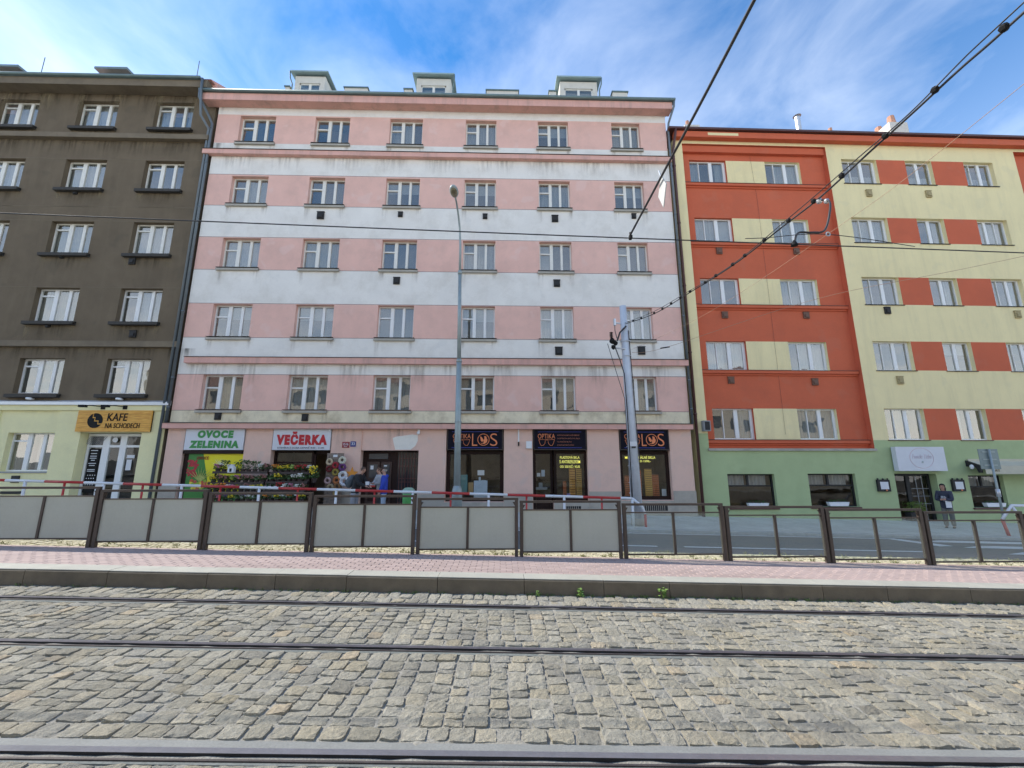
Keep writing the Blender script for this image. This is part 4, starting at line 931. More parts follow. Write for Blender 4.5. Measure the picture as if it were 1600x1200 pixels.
for ri, (d, e) in enumerate(drows):
    for ci, (a, c) in enumerate(dcols[:3] + dcols[3:4]):
        cu = [('curtain', 0, 1, 0, 1)] if ri < 3 and random.random() < .4 else curt_choice()
        if (ri, ci) in ((4, 1), (4, 2)): cu = [('curtain_tint', .3, .95, 0, 1)]
        wd = add_window(DK, a, c, d, e, .2, 'dark', 'frame_old' if ri < 3 else 'frame', cu)
        b = MB(); hw = (c - a) / 2 + .12; b.prismx([(.2, .0), (-.17, -.05), (-.17, -.18), (.02, -.18), (.02, -.02)], -hw, hw); b.build('sill', M['dark_sill'], wd, loc=(0, -.2, 0))
wd = add_window(DK, -19.23, -17.44, 1.71, 3.19, .2, 'low', 'frame', [('curtain_tint', 0, .4, 0, 1), ('curtain', .5, .8, 0, .9)])
b = MB(); b.box(-.95, .95, -.24, .0, -.06, -.004); b.build('sill', M['blind'], wd)
add_window(DK, -23.1, -21.3, 1.71, 3.19, .2, 'low', 'frame', None)
for x, z in ((-18.7, 13.62), (-18.67, 10.6), (-15.72, 10.45), (-18.6, 7.53), (-15.14, 7.22)): box_vent(DK, x, z, 'vent', .16 if x < -16 else .26, .1 if x < -16 else .28)
for x, z, ww in ((-18.55, 1.42, .28), (-18.6, .92, .75)):
    b = MB(); b.box(x - ww / 2, x + ww / 2, -.05, .0, z - (.13 if ww < .5 else .05), z + (.13 if ww < .5 else .05)); DK.add('vent', b, M['vent'])
for d, e in drows:
    for a, c in dcols[:3]:
        stain(DK, a - .16, a + .14, d - random.uniform(.7, 1.2), d - .17, 'stain_l'); stain(DK, c - .12, c + .16, d - random.uniform(.6, 1.1), d - .17, 'stain_l'); stain(DK, a + .1, c - .1, d - .9, d - .17, 'stain_b')
for k in range(9): x = -26 + k * 1.5; stain(DK, x, x + 1.4, 17.6, 18.76, 'stain_b'); stain(DK, x, x + 1.5, 15.4, 16.3, 'stain_b'); stain(DK, x, x + 1.5, 6.0, 6.64, 'stain_b')
for k in range(6): x = -23 + k * 1.7; stain(DK, x, x + random.uniform(.3, .8), 17.4, 18.75, 'stain_l', -.006)
b = MB()
for z in (15.36, 13.0, 9.26, 12.32): b.box(-34, -13.3, -.004, 0, z, z + .02)
DK.add('plaster_joint', b, M['dark_trim'])
# cafe door
shopfront(DK, -16.40, -14.12, .35, 3.17, .28, [(-15.66, .26), (-15.0, .24)], [(2.68, .09)], M['frame'], name='shop_door', t=.10)
MBm = MB(); MBm.box(-16.24, -15.84, .262, .276, .9, 2.58); t = tag(empty('menu_board', (-16.04, 17.27, .9)), 'tall black menu board with white lines on the left leaf of the cafe door', 'menu board')
MB().box(-.20, .20, -.012, 0, 0, 1.68).build('board', M['black'], t)
b = MB()
for k, (z, w0) in enumerate(((1.60, .15), (1.48, .13), (1.38, .14), (1.30, .14), (1.22, .08), (1.10, .16), (1.02, .12), (.86, .16), (.80, .16))): b.box(-w0, w0 * .8, -.017, -.013, z, z + .028)
for r_ in range(4):
    for k in range(4): b.ball((-.13 + k * .09 + (r_ % 2) * .03, -.013, .30 + r_ * .12), .022, 6, sc=(1, .2, 1))
b.build('chalk_lines', M['paper'], t)
for (x0, x1, z0, z1, lb) in ((-14.78, -14.48, 2.22, 2.34, 'small wide white notice on the cafe door glass'), (-14.76, -14.56, 1.75, 2.16, 'tall white notice sheet on the cafe door glass')):
    tag(MB().box(0, x1 - x0, 0, .004, 0, z1 - z0).build('notice', M['paper'], loc=(x0, 17.272, z0)), lb, 'notice', 'notices on the cafe door')
tag(MB().lathe([(.10, 0), (.10, .02)], n=20).build('wall_clock', M['paper']), 'round white sticker in the middle transom above the cafe door', 'sticker')
bpy.data.objects['wall_clock'].location = (-15.33, 17.27, 2.93); bpy.data.objects['wall_clock'].rotation_euler = (R(90), 0, 0); bpy.data.objects['wall_clock'].name = 'round_sticker'
# lattice in the left transom
t = tag(empty('lattice_grille', (-16.06, 17.26, 2.75)), 'dark diagonal lattice in the left transom above the cafe door', 'grille'); b = MB()
for k in range(-3, 7): b.bar((-.24 + k * .07, 0, 0), (-.24 + k * .07 + .22, 0, .32), .016, .01)
b.build('lattice', M['blind'], t)
# cafe sign
t = tag(empty('shop_sign', (-15.15, 16.95, 3.22)), 'varnished pine KAFE NA SCHODECH sign with black round stair emblem above the cafe door', 'sign')
W_ = 2.84; H_ = .84
for k in range(5): MB().box(-W_ / 2, W_ / 2, -.10, -.06, k * H_ / 5 + .003, (k + 1) * H_ / 5 - .003).build('plank', M['wood'], t)
MB().box(-W_ / 2 + .01, W_ / 2 - .01, -.06, 0, .01, H_ - .01).build('backing', M['brown'], t)
b = MB(); cx, cz = -.72, .43; Rr = .29
import itertools
def disc_half(upper):
    stair = [(-.10, .27), (-.10, .12), (-.02, .12), (-.02, -.01), (.12, -.01), (.12, -.13), (.24, -.13)]
    off = .02 if upper else -.02; pts = []
    st = [(x + off, z + off) for x, z in stair]
    st[0] = (st[0][0], math.sqrt(Rr ** 2 - st[0][0] ** 2)); st[-1] = (math.sqrt(Rr ** 2 - st[-1][1] ** 2), st[-1][1])
    a0 = math.atan2(st[-1][1], st[-1][0]); a1 = math.atan2(st[0][1], st[0][0])
    if upper: arc = [(Rr * math.cos(a0 + (a1 - a0) * k / 16), Rr * math.sin(a0 + (a1 - a0) * k / 16)) for k in range(1, 16)]
    else:
        a0 += 2 * math.pi; arc = [(Rr * math.cos(a1 + (a0 - a1) * k / 24), Rr * math.sin(a1 + (a0 - a1) * k / 24)) for k in range(1, 24)][::-1]
    return [(cx + x, cz + z) for x, z in st + arc]
b.prism(disc_half(True), -.108, -.10); b.prism(disc_half(False), -.108, -.10); b.build('round_emblem', M['black'], t)
txt('KAFE', (-.27, .50, .42, .72), t, M['black'], -.106, bold=.012, shear=.08)
txt('NA SCHODECH', (-.30, 1.02, .14, .33), t, M['black'], -.106, bold=.006, shear=.08)
for x, lb in ((-16.2, 'black floodlight arm above the left half of the cafe sign'), (-15.35, 'black floodlight above the middle of the cafe sign')):
    t = tag(empty('sign_lamp', (x + .5, 16.9, 4.16)), lb, 'lamp', 'floodlights over the cafe sign')
    MB().box(-.08, .08, -.02, .0, -.06, .09).build('mount', M['black'], t); b = MB(); b.tube([(0, -.02, .03), (-.2, -.25, .06), (-.38, -.38, .04)], .016, 6); b.build('arm', M['black'], t)
    b = MB(); b.box(-.54, -.28, -.46, -.34, -.03, .06); b.build('lamp_head', M['black'], t)
for x in (-18.55, -15.1):
    t = tag(empty('security_camera', (x, 17, 4.5)), 'small white security camera above the ledge ' + ('over the cafe window' if x < -17 else 'over the cafe sign'), 'camera', 'cameras on the ledge'); b = MB(); b.box(-.03, .03, -.12, 0, -.02, .04); b.tube([(-.1, -.16, .02), (.1, -.2, .0)], .045, 8); b.build('housing', M['frame'], t)
b = MB(); b.tube([(-13.62, -.58, 19.15), (-13.62, -.56, 18.6), (-13.50, -.5, 17.3), (-13.32, -.16, 16.9), (-13.36, -.10, 16.6), (-13.36, -.1, .6)], .055, 10); DK.add('drainpipe', b, M['zinc'], True)

# ------------------------------------------------------------------ RED / YELLOW BUILDING
RB = Bld('brick red and sand yellow apartment building with green ground floor at the right', 16, -.2, R(.53))
k_ = 1.0147
def sc(x): return x * k_
def sz(z): return (z - 1.85) * k_ + 1.85
RY = .25
redrows = [(14.69, 15.92), (11.72, 12.95), (8.78, 10.02), (5.88, 7.14), (2.98, 4.25)]
yrows = [(14.89, 16.17), (11.87, 13.13), (8.89, 10.19), (5.92, 7.21), (2.975, 4.28)]
redcols = [(8.67, 10.40), (12.25, 13.92)]; ycols = [(15.98, 17.68), (19.08, 20.38), (21.96, 23.42)]
# outer yellow/green plane with two recess cut-outs
ops = [(a, c, d, e, .22) for d, e in yrows for a, c in ycols] + [(8.40, 15.30, 2.62, 16.80, RY), (24.6, 31.0, 2.62, 16.80, RY)]
ops += [(9.04, 10.96, .30, 1.60, .2), (12.34, 14.30, .32, 1.61, .2), (15.94, 17.69, -.45, 1.61, .35), (19.02, 20.49, .27, 1.54, .25), (22.3, 24.2, .27, 1.54, .2)]
panels = [(17.68, 19.08), (20.38, 21.96)]
def rb_m(u, z):
    if z < 2.96 or (u < 8.4 and z < 3.22): return 2
    for (d, e) in yrows:
        if d <= z <= e and any(a < u < c for a, c in panels): return 1
    return 0
def rb_r(o): return 1 if (o[1] - o[0]) > 4 else (2 if o[3] < 2 else 0)
b = MB(); wall_grid(b, [7.98, 7.985, 8.4, 34], [-1.0, 2.62, 2.96, 3.22, 17.0], ops, rb_m, rmat=rb_r)
# red recessed plane
rops = [(sc(a), sc(c), sz(d), sz(e), .17) for d, e in redrows for a, c in redcols] + [(sc(a) + 17.0, sc(c) + 17.0, sz(d), sz(e), .17) for d, e in redrows for a, c in redcols[:1]]
def rr_m(u, z):
    for (d, e) in redrows:
        if sz(d) <= z <= sz(e) and sc(10.40) < u < sc(12.25): return 0
    return 1
wall_grid(b, [8.40, 15.30], [2.62, 16.80], [o for o in rops if o[0] < 16], rr_m, y=RY)
wall_grid(b, [24.6, 31.0], [2.62, 16.80], [o for o in rops if o[0] > 16], lambda u, z: 1, y=RY)
b.quad((7.98, 9, -1), (7.98, 0, -1), (7.98, 0, 17), (7.98, 9, 17), m=0); b.quad((34, 0, -1), (34, 9, -1), (34, 9, 17), (34, 0, 17), m=0)
RB.add('wall', b, [M['yellow'], M['red'], M['green']])
b = MB(); b.quad((8, 1.7, 2.7), (34, 1.7, 2.7), (34, 1.7, 17), (8, 1.7, 17)); RB.add('interior', b, M['interior'])
b = MB(); b.quad((8, 1.9, -1), (34, 1.9, -1), (34, 1.9, 2.6), (8, 1.9, 2.6)); b.quad((8, .4, 2.4), (34, .4, 2.4), (34, 1.9, 2.4), (8, 1.9, 2.4)); RB.add('shop_interior', b, M['shop_in'])
cornice(RB, 'cornice', 7.98, 34, 16.96, 17.26, .25, M['red'])
b = MB(); b.prismx([(.1, 17.26), (-.36, 17.30), (-.36, 17.40), (.1, 17.44)], 7.7, 34); RB.add('gutter', b, M['brown_pipe'])
b = MB(); b.box(9.55, 11.0, -.254, -.2, 17.06, 17.20); RB.add('patched_fascia', b, M['yellow'])
b = MB(); b.box(8.42, 15.28, RY - .16, RY, 16.45, 16.78); RB.add('string_course', b, M['red'])
for d, e in redrows:
    z = sz(d)
    b = MB(); b.prismx([(RY, z - .02), (RY - .13, z - .04), (RY - .13, z - .16), (RY - .05, z - .17), (RY - .05, z - .24), (RY, z - .25)], 8.41, 15.28); RB.add('string_course', b, M['red'])
    b = MB(); b.prismx([(RY, z - .015), (RY - .15, z - .035), (RY - .15, z - .02), (RY, z)], 8.41, 15.28); RB.add('sheet_capping', b, M['brown_pipe'])
b = MB(); b.box(8.35, 15.34, -.07, RY, 2.52, 2.615); RB.add('ledge', b, M['concrete_trim'])
for d, e in yrows:
    for a, c in ycols:
        pass
for ri, (d, e) in enumerate(redrows):
    for ci, (a, c) in enumerate(redcols):
        cu = {(1, 0): [('curtain', 0, .6, 0, 1), ('blind', .6, 1, 0, 1)], (1, 1): [('curtain', 0, 1, 0, 1)], (4, 0): [('curtain', .6, 1, 0, 1)], (3, 0): [('curtain', .1, .5, 0, 1), ('curtain', .7, 1, 0, 1)], (2, 1): [('curtain', 0, 1, 0, 1)]}.get((ri, ci), curt_choice())
        add_window(RB, sc(a), sc(c), sz(d), sz(e), RY + .12, 'wide', 'frame', cu)
    add_window(RB, sc(redcols[0][0]) + 17, sc(redcols[0][1]) + 17, sz(d), sz(e), RY + .12, 'wide', 'frame', None)
for ri, (d, e) in enumerate(yrows):
    for ci, (a, c) in enumerate(ycols):
        st = 'two' if ci == 1 else ('wideR' if (ci == 2 and ri == 1) else 'wide')
        cu = curt_choice() if ri != 0 else [('curtain', 0, 1, 0, .45)]
        wd = add_window(RB, a, c, d, e, .16, st, 'frame', cu)
        b = MB(); hw = (c - a) / 2 + .05; b.box(-hw, hw, -.20, .0, -.035, -.005); b.build('sill', M['brown_pipe'] if ri > 3 else M['vent'], wd)
for x, z in ((9.65, 11.3), (13.17, 11.35), (9.6, 8.3), (13.2, 8.33), (9.58, 5.43), (13.17, 5.38)): box_vent(RB, sc(x), sz(z), 'vent_brown', .26, .28, RY)
for x, z in ((17.02, 14.36), (19.89, 14.38), (22.8, 8.49), (16.88, 5.48)): box_vent(RB, x, z, 'vent_sand', .26, .32)
box_vent(RB, 16.88, 8.6, 'vent', .26, .3)
b = MB(); b.box(8.16, 8.44, -.22, 0, 3.30, 3.72, 0); b.box(8.20, 8.40, -.23, -.22, 3.34, 3.68, 1); RB.add('wall_lantern', b, [M['blind'], M['vent']])
J2 = [15.5, 12.6, 9.6, 6.6, 4]
pipe(RB, [(8.02, -.30, 17.3), (7.98, -.28, 17.0), (7.90, -.12, 16.3), (7.90, -.10, 15.8), (7.90, -.10, -.2)], .06, M['brown_pipe'], joints=J2)
b = MB(); b.tube([(11.75, RY - .02, 16.4), (11.85, RY - .02, 14), (11.8, RY - .015, 3.2)], .004, 4); RB.add('cable', b, M['brown_pipe'])
b = MB(); b.prismx([(-.3, 17.42), (4.5, 19.4), (9, 17.42)], 8, 34); RB.add('roof', b, M['roof'])
for (x0, x1, zt, pots) in ((9.6, 10.4, 19.75, 1), (17.5, 18.2, 19.55, 1),):
    b = MB(); b.box(x0, x1, 1.9, 2.8, 17.5, zt - .12); c_ = RB.add('chimney', b, M['chimney']); b = MB(); b.tube([((x0 + x1) / 2 - .1, 2.2, zt - .12), ((x0 + x1) / 2 - .1, 2.2, zt + .35)], .09, 8); RB.add('chimney_pot', b, M['clay'], parent=c_)
b = MB(); b.tube([(15.85, 2, 18), (15.85, 2, 20.35)], .13, 10); b.lathe([(.2, 0), (.02, .14)], (15.85, 2, 20.42), 10); b.tube([(15.85, 2, 20.3), (15.85, 2, 20.45)], .03, 5); RB.add('flue_pipe', b, M['silver'])
b = MB(); b.prismx([(1.7, 17.6), (1.7, 19.95), (5.6, 19.95), (5.6, 17.6)], 20.6, 21.6); c_ = RB.add('chimney', b, M['chimney'])
for k in range(5): b = MB(); y = 1.95 + k * .75; b.tube([(21.0, y, 19.95), (21.0, y, 20.5)], [.2, .15], 8); RB.add('chimney_pot', b, M['clay'], parent=c_)
# ground floor shop windows
for (a, c, d, e, lb) in ((9.04, 10.96, .30, 1.60, 0), (12.34, 14.30, .32, 1.61, 0), (19.02, 20.49, .27, 1.54, 0), (22.3, 24.2, .27, 1.54, 0)):
    wd = add_window(RB, a, c, d, e, .14, 'shop', 'vent', [('curtain', 0, .42, .66, .96), ('curtain', .5, .9, .66, .96)], gm='shop_glass')
    b = MB(); hw = (c - a) / 2 + .04; b.box(-hw, hw, -.2, .0, -.07, -.005); b.build('sill', M['brown_pipe'], wd)
shopfront(RB, 15.96, 17.67, -.45, 1.60, .28, [(16.72, .16)], [], M['vent'], name='shop_door', t=.09)
b = MB()
for (x, z0, z1) in ((17.05, -.3, 1.5), (17.3, -.3, 1.5)): b.box(x, x + .02, .27, .28, z0, z1)
for z in (.4, .7, 1.0): b.box(16.82, 17.55, .262, .27, z, z + .02)
RB.add('door_glazing_bars', b, M['blind'])
for x0, zz, lb in ((9.75, .33, 'white planter box on the sill of the first green shopfront window'), (13.0, .36, 'white planter box on the sill of the second green shopfront window'), (19.45, .31, 'white planter box in the window under the cream awning')):
    p = RB.world(x0, -.07, zz); t = tag(empty('planter_box', p, RB.ang), lb, 'planter', 'white planters in the green shopfront')
    MB().prism([(0, 0), (.72, 0), (.78, .15), (-.06, .15)], -.08, .08).build('box', M['white_paint'], t); b = MB()
    for k in range(30): x = random.uniform(0, .72); q = .03; z = random.uniform(.14, .24); y = random.uniform(-.05, .05); b.quad((x - q, y, z), (x, y - q, z + q), (x + q, y, z), (x, y + q, z - q))
    b.build('foliage', M['leaf'], t)
for x0, lb in ((15.37, 'black framed menu case on the green wall left of the salon door'), (18.49, 'black framed menu case on the green wall right of the salon door')):
    t = tag(empty('menu_case', RB.world(x0, 0, .91), RB.ang), lb, 'menu case', 'black menu cases on the green wall')
    MB().box(-.25, .25, -.09, 0, 0, .46).build('frame', M['vent'], t); MB().box(-.16, .17, -.097, -.09, .09, .38).build('menu_sheet', M['paper'], t)
    b = MB(); b.tube([(-.2, -.05, .46), (-.2, -.05, .52)], .03, 6); b.tube([(.2, -.05, .46), (.2, -.05, .52)], .03, 6); b.ball((0, -.06, .48), .045, 6); b.build('lamp', M['vent'], t)
    MB().ball((.06, -.1, .05), .035, 6).build('wax_seal', M['orange'], t)
# hanging white salon sign, leaning outwards at the top
t, o_, yf = sign_board('shop_sign', 'white salon sign with thin pink circle and faint script above the salon door', RB, 15.92, 17.95, 1.72, 2.68, -.26, -.06, M['sign_white'])
cx, cz = 16.95, 2.23
b = MB(); b.torus((0, 0, 0), .40, .007, n=44, k=5); b.v = [(cx + x * 1.22, yf - .002 + y, cz + z) for x, y, z in b.v]; b.build('circle', mat('faint_pink', (.62, .44, .47), .6), t, o_)
txt('Funcle Yeba', (16.56, 17.36, 2.21, 2.38), t, mat('faint_rose', (.62, .52, .56), .6), yf - .003, o_, shear=.35, bold=-.008)
txt('N', (16.92, 17.0, 2.03, 2.12), t, mat('faint_green', (.40, .48, .45), .6), yf - .003, o_, shear=.3)
# awning
t = tag(empty('awning', RB.world(19.15, 0, 1.9), RB.ang), 'cream shop awning with brown print over the right green shopfront window', 'awning')
M['awning'] = mat('cream_awning', (.56, .52, .40), .8, .06, 2)
b = MB(); b.prismx([(0, .22), (-.55, .02), (-.55, .0), (0, .16)], 0, 3.6); b.build('cloth', M['awning'], t)
b = MB(); n = 60
for k in range(n + 1): x = .02 + 3.56 * k / n; b.v += [(x, -.56 + .006 * math.sin(k), -.30), (x, -.555, .0)]
for k in range(n): b.f.append((2 * k, 2 * k + 2, 2 * k + 3, 2 * k + 1)); b.m.append(0)
b.build('valance', M['awning'], t); MB().box(-.02, 3.62, -.05, .0, .2, .30).build('cassette', M['awning'], t)
b = MB(); b.prismx([(0, .24), (-.5, .04), (-.5, -.25), (-.42, -.25), (-.35, -.05), (0, 0)], -.12, -.02); b.build('side_bracket', M['vent'], t)
MB().ball((-.22, -.3, -.02), .07, 8, sc=(1, 1, 1.4)).build('lamp', M['paper'], t)
txt('ART', (.30, .62, -.20, -.11), t, mat('awning_print', (.26, .21, .14), .8), -.565); txt('PEDIKURA', (1.75, 2.6, -.20, -.10), t, mat('awning_print2', (.26, .21, .14), .8), -.565)

# opposite side of the street (behind the camera, seen only mirrored in the panes)
OP = Bld('cream apartment row across the street, mirrored in the first floor window panes', 0, 0, 0, Y=-19, name='apartment_building')
b = MB(); ops = [(-42 + 3.2 * k, -40.6 + 3.2 * k, 3.6 + 3.1 * j, 5.2 + 3.1 * j, -.2) for k in range(27) for j in range(3)]
wall_grid(b, [-45, 45], [-1, 13], ops, lambda u, z: 0)
for o in ops: b.quad((o[0], -.2, o[2]), (o[1], -.2, o[2]), (o[1], -.2, o[3]), (o[0], -.2, o[3]), m=1)
b.prismx([(.4, 13), (-4, 15.5), (-8, 13)], -45, 45, 2)
OP.add('wall', b, [mat('cream_far_wall', (.64, .57, .45), .9, .1, .5), M['interior'], M['roof']])
sheet('opposite_pavement', -60, 60, -19, -12, -.02, M['sidewalk'])

# =================================================================== STREET FURNITURE
# red and white railing along the far pavement
YR = 14.25
xt = lambda px: px
def railz(x): return .985 - .0295 * x
t = tag(empty('barrier_railing', (-5, YR, .1)), 'long red and white tubular railing along the far kerb', 'railing'); O = (-5, YR, .1)
segs = []; xr = 4.30; col_ = 1
xe = [4.36, 3.93, 2.67, 1.43, .20]
x = 4.30; segs.append((3.93 - .02, 4.30, 1)); x = 3.93 - .02; c_ = 0
while x > -19: segs.append((x - 1.235, x, c_)); x -= 1.235; c_ = 1 - c_
for a, c, cc in segs:
    MB().tube([(a, YR, railz(a)), (c, YR, railz(c))], .042, 10).build('rail_segment', M['white_paint'] if cc else M['red_paint'], t, O, True)
    if c - a > 1: xm = (a + c) / 2; MB().tube([(xm, YR, PV + G * xm - .02), (xm, YR, railz(xm))], .042 if cc else .032, 8).build('post', M['white_paint'] if cc else M['red_paint'], t, O, True)
xa = 4.30; MB().tube([(xa, YR, -.06), (xa, YR, railz(xa))], .042, 8).build('post', M['white_paint'], t, O, True)
MB().tube([(xa, YR, railz(xa)), (4.62, YR, .60), (4.70, YR, .36)], .042, 8).build('end_rail', M['white_paint'], t, O, True)
MB().tube([(4.70, YR, -.07), (4.70, YR, .36)], .042, 8).build('post', M['red_paint'], t, O, True)
t = tag(empty('barrier_railing', (16.6, 14.1, -.35)), 'short red and white barrier at the right edge by the crossing', 'railing'); O = (16.6, 14.1, -.35)
MB().tube([(16.48, 14.1, .18), (16.9, 14.1, .62), (18.4, 14.1, .60)], .045, 8).build('top_rail', M['white_paint'], t, O, True)
MB().tube([(16.90, 14.1, .60), (17.12, 14.1, .2)], .04, 8).build('brace', M['white_paint'], t, O, True)
MB().tube([(16.60, 14.1, -.40), (16.48, 14.1, .18)], .045, 8).build('post', M['red_paint'], t, O, True)
MB().tube([(18.3, 14.1, -.40), (18.3, 14.1, .6)], .045, 8).build('post', M['red_paint'], t, O, True)

# street lamp
LX, LY = -1.50, 14.75; gz_ = PV + .03 + G * LX
t = tag(empty('street_lamp', (LX, LY, gz_)), 'tall grey steel street lamp with curved arm in front of the left optician window', 'street lamp'); O = (LX, LY, gz_)
MB().lathe([(.18, 0), (.18, .88), (.165, .98), (.118, 1.12)], (LX, LY, gz_), 16).build('base_sleeve', M['pole'], t, O, True)
b = MB(); b.tube([(LX, LY, gz_ + 1.0), (LX - .02, LY, 3.2), (LX - .04, LY, 5.6)], [.115, .108, .092], 14); b.tube([(LX - .04, LY, 5.6), (LX - .09, LY, 9.0)], [.072, .062], 12); b.tube([(LX - .04, LY, 5.55), (LX - .04, LY, 5.66)], .1, 12)
for z in (3.4, 2.7): b.tube([(LX - .02, LY, z), (LX - .02, LY, z + .04)], .118, 12)
b.tube([(LX - .09, LY, 8.95), (LX - .09, LY, 9.08)], .078, 12); b.build('pole', M['pole'], t, O, True)
b = MB(); arm = [(LX - .09, LY, 9.0), (LX - .10, LY, 10.1), (LX - .13, LY - .08, 10.8), (LX - .17, LY - .35, 11.2), (LX - .20, LY - .75, 11.42), (LX - .22, LY - 1.05, 11.47)]; b.tube(arm, [.05, .042, .036, .034, .034, .034], 8); b.build('arm', M['pole'], t, O, True)
hx, hy, hz = LX - .235, LY - 1.28, 11.50
b = MB(); b.ball((hx, hy, hz), .235, 16, sc=(.68, 1.45, .48)); b.build('lamp_head', M['pole'], t, O, True)
b = MB(); b.ball((hx, hy - .02, hz - .05), .21, 16, sc=(.62, 1.3, .5)); b.build('lens', mat('smoked_lens', (.19, .17, .10), .15, .4, 8), t, O, True)

# overhead line mast
MX, MY = 4.52, 14.55; gz_ = -.07
t = tag(empty('overhead_line_mast', (MX, MY, gz_)), 'pale grey conical overhead line mast left of the red building', 'mast'); O = (MX, MY, gz_)
b = MB(); b.tube([(MX + .02, MY, gz_), (MX - .05, MY, 4.0), (MX - .10, MY, 7.66)], [.195, .155, .12], 16)
for z in (6.3, 5.75, 2.55, 1.9, 1.35, 1.0): b.tube([(MX - .05, MY, z), (MX - .05, MY, z + .02)], .17, 12)
b.build('mast', M['pole_c'], t, O, True)
b = MB(); b.tube([(MX + .02, MY, gz_ - .01), (MX + .02, MY, gz_ + .28)], .215, 14); b.build('mast_foot', M['plinth'], t, O, True)
b = MB(); b.box(MX - .16, MX + .08, MY - .19, MY - .18, 2.56, 2.72, 0); b.box(MX - .11, MX + .03, MY - .198, MY - .19, 2.50, 2.56, 1); b.build('number_tag', [M['paper'], M['vent']], t, O)
b = MB(); b.tube([(MX - .10, MY, 6.98), (MX - .42, MY - .05, 7.0)], .03, 6); b.tube([(MX - .44, MY - .05, 6.9), (MX - .44, MY - .05, 7.15)], .05, 8)
b.tube([(MX - .1, MY - .1, 6.0), (MX - .5, MY - .12, 6.05)], .03, 6); b.build('bracket', M['steel'], t, O)
b = MB()
for k in range(5): b.ball((MX - .52 + random.uniform(-.12, .12), MY - .12, 6.28 + random.uniform(-.22, .22)), .085, 8, jit=.3)
for k in range(7): z = 6.4 + k * .05; b.lathe([(.03, 0), (.07, .01), (.03, .03)], (MX - .6, MY - .1, z - .1), 10)
b.build('insulator', M['black'], t, O)
b = MB(); b.tube([(MX - .44, MY - .05, 7.0), (MX - .46, MY - .1, 6.7), (MX - .40, MY - .1, 6.4)], .014, 5); b.tube([(MX - .06, MY - .15, 6.85), (MX - .3, MY - .15, 6.6), (MX - .4, MY - .12, 6.3)], .03, 6); b.tube([(MX - .5, MY - .12, 6.1), (MX - .35, MY - .15, 5.6), (MX - .22, MY - .15, 5.1), (MX - .19, MY - .16, 4.0), (MX - .17, MY - .19, .4)], .02, 5); b.tube([(MX - .75, MY - .1, 6.2), (MX - .5, MY - .12, 5.2), (MX - .26, MY - .18, 4.2), (MX - .24, MY - .2, 2), (MX - .2, MY - .24, .4)], .011, 5); b.build('cable', M['wire'], t, O)
b = MB(); b.tube([(MX + .03, MY - .1, 6.7), (MX + .10, MY - .12, 4), (MX + .15, MY - .14, 2.0)], .016, 5); b.build('cable', M['wire'], t, O)

# overhead wires
def wire(name, pts, r, m, label, group=None, n=6, cat='wire', clamps=None):
    o = pts[0]; t = tag(empty(name, o), label, cat, group); P = []
    vs = [Vector(p) for p in pts]
    for i in range(len(vs) - 1):
        p0, p1, p2, p3 = vs[max(i - 1, 0)], vs[i], vs[i + 1], vs[min(i + 2, len(vs) - 1)]
        for k in range(8):
            u = k / 8; P.append(.5 * ((2 * p1) + (p2 - p0) * u + (2 * p0 - 5 * p1 + 4 * p2 - p3) * u * u + (3 * p1 - p0 - 3 * p2 + p3) * u ** 3))
    P.append(vs[-1]); b = MB(); b.tube(P, r, n); b.build('cable', m, t, o, True); return t, o, P
WG = 'thin overhead wires over the street'
wire('contact_wire', [(-20, 5.5, 5.72), (-7.02, 5.5, 5.34), (.13, 5.5, 5.13), (7.6, 5.5, 4.93), (20, 5.5, 4.6)], .0095, M['wire'], 'black tram contact wire running along the whole street', WG)
wire('stitch_wire', [(3.51, 5.5, 5.10), (3.8, 5.5, 5.115), (4.72, 5.5, 5.185), (6.0, 5.5, 5.01)], .006, M['wire'], 'short black tie wire sagging just above the contact wire', WG)
t, O, _ = wire('support_rod', [(1.84, 5.55, 5.14), (1.83, 4.2, 5.15), (1.83, 2.45, 5.20), (1.8, -3, 5.45), (1.8, -12, 6.6)], .014, M['wire'], 'thick black support rod dropping from the top edge to the contact wire', n=8, cat='support rod')
MB().box(1.825, 1.865, 5.49, 5.55, 5.08, 5.13).build('clamp', M['black'], t, O); MB().tube([(1.84, 5.5, 5.07), (1.84, 5.5, 5.17)], .018, 8).build('hanger', M['black'], t, O)
# diamond sign plate hanging on the rod
t = tag(empty('diamond_sign', (1.86, 4.36, 5.03)), 'white diamond shaped plate hanging on the thick support rod', 'sign'); b = MB()
b.v = [(0, .0, -.22), (0.0, .12, .0), (0, 0, .20), (0, -.12, .0), (.012, .0, -.22), (.012, .12, .0), (.012, 0, .20), (.012, -.12, .0)]
b.f = [(0, 1, 2, 3), (7, 6, 5, 4), (0, 4, 5, 1), (1, 5, 6, 2), (2, 6, 7, 3), (3, 7, 4, 0)]; b.m = [0] * 6; b.build('plate', mat('grey_white_plate', (.50, .50, .48), .6), t); MB().tube([(.005, 0, .16), (-.02, 0, .26)], .008, 6).build('hook', M['steel'], t)
feed = [(4.46, 14.45, 6.95), (4.80, 12.5, 6.61), (4.95, 10.3, 6.38), (4.97, 8.3, 6.13), (4.93, 6.6, 6.01), (4.87, 5.7, 5.92), (4.82, 4.75, 5.92), (4.80, 4.1, 5.93), (4.80, 3.6, 5.96), (4.73, 3.0, 5.91), (4.7, 1.0, 6.0), (4.7, -4, 6.3), (4.7, -12, 7.2)]
t, O, P = wire('feeder_cable', feed, .013, M['wire'], 'thick black double feeder cable with round clamps rising from the mast to the upper right', n=8, cat='cable')
b = MB(); Q = [p + Vector((-.035, .0, .03 + .03 * math.sin(i * .2))) for i, p in enumerate(P)]; b.tube(Q, .008, 5); b.build('cable', M['wire'], t, O, True)
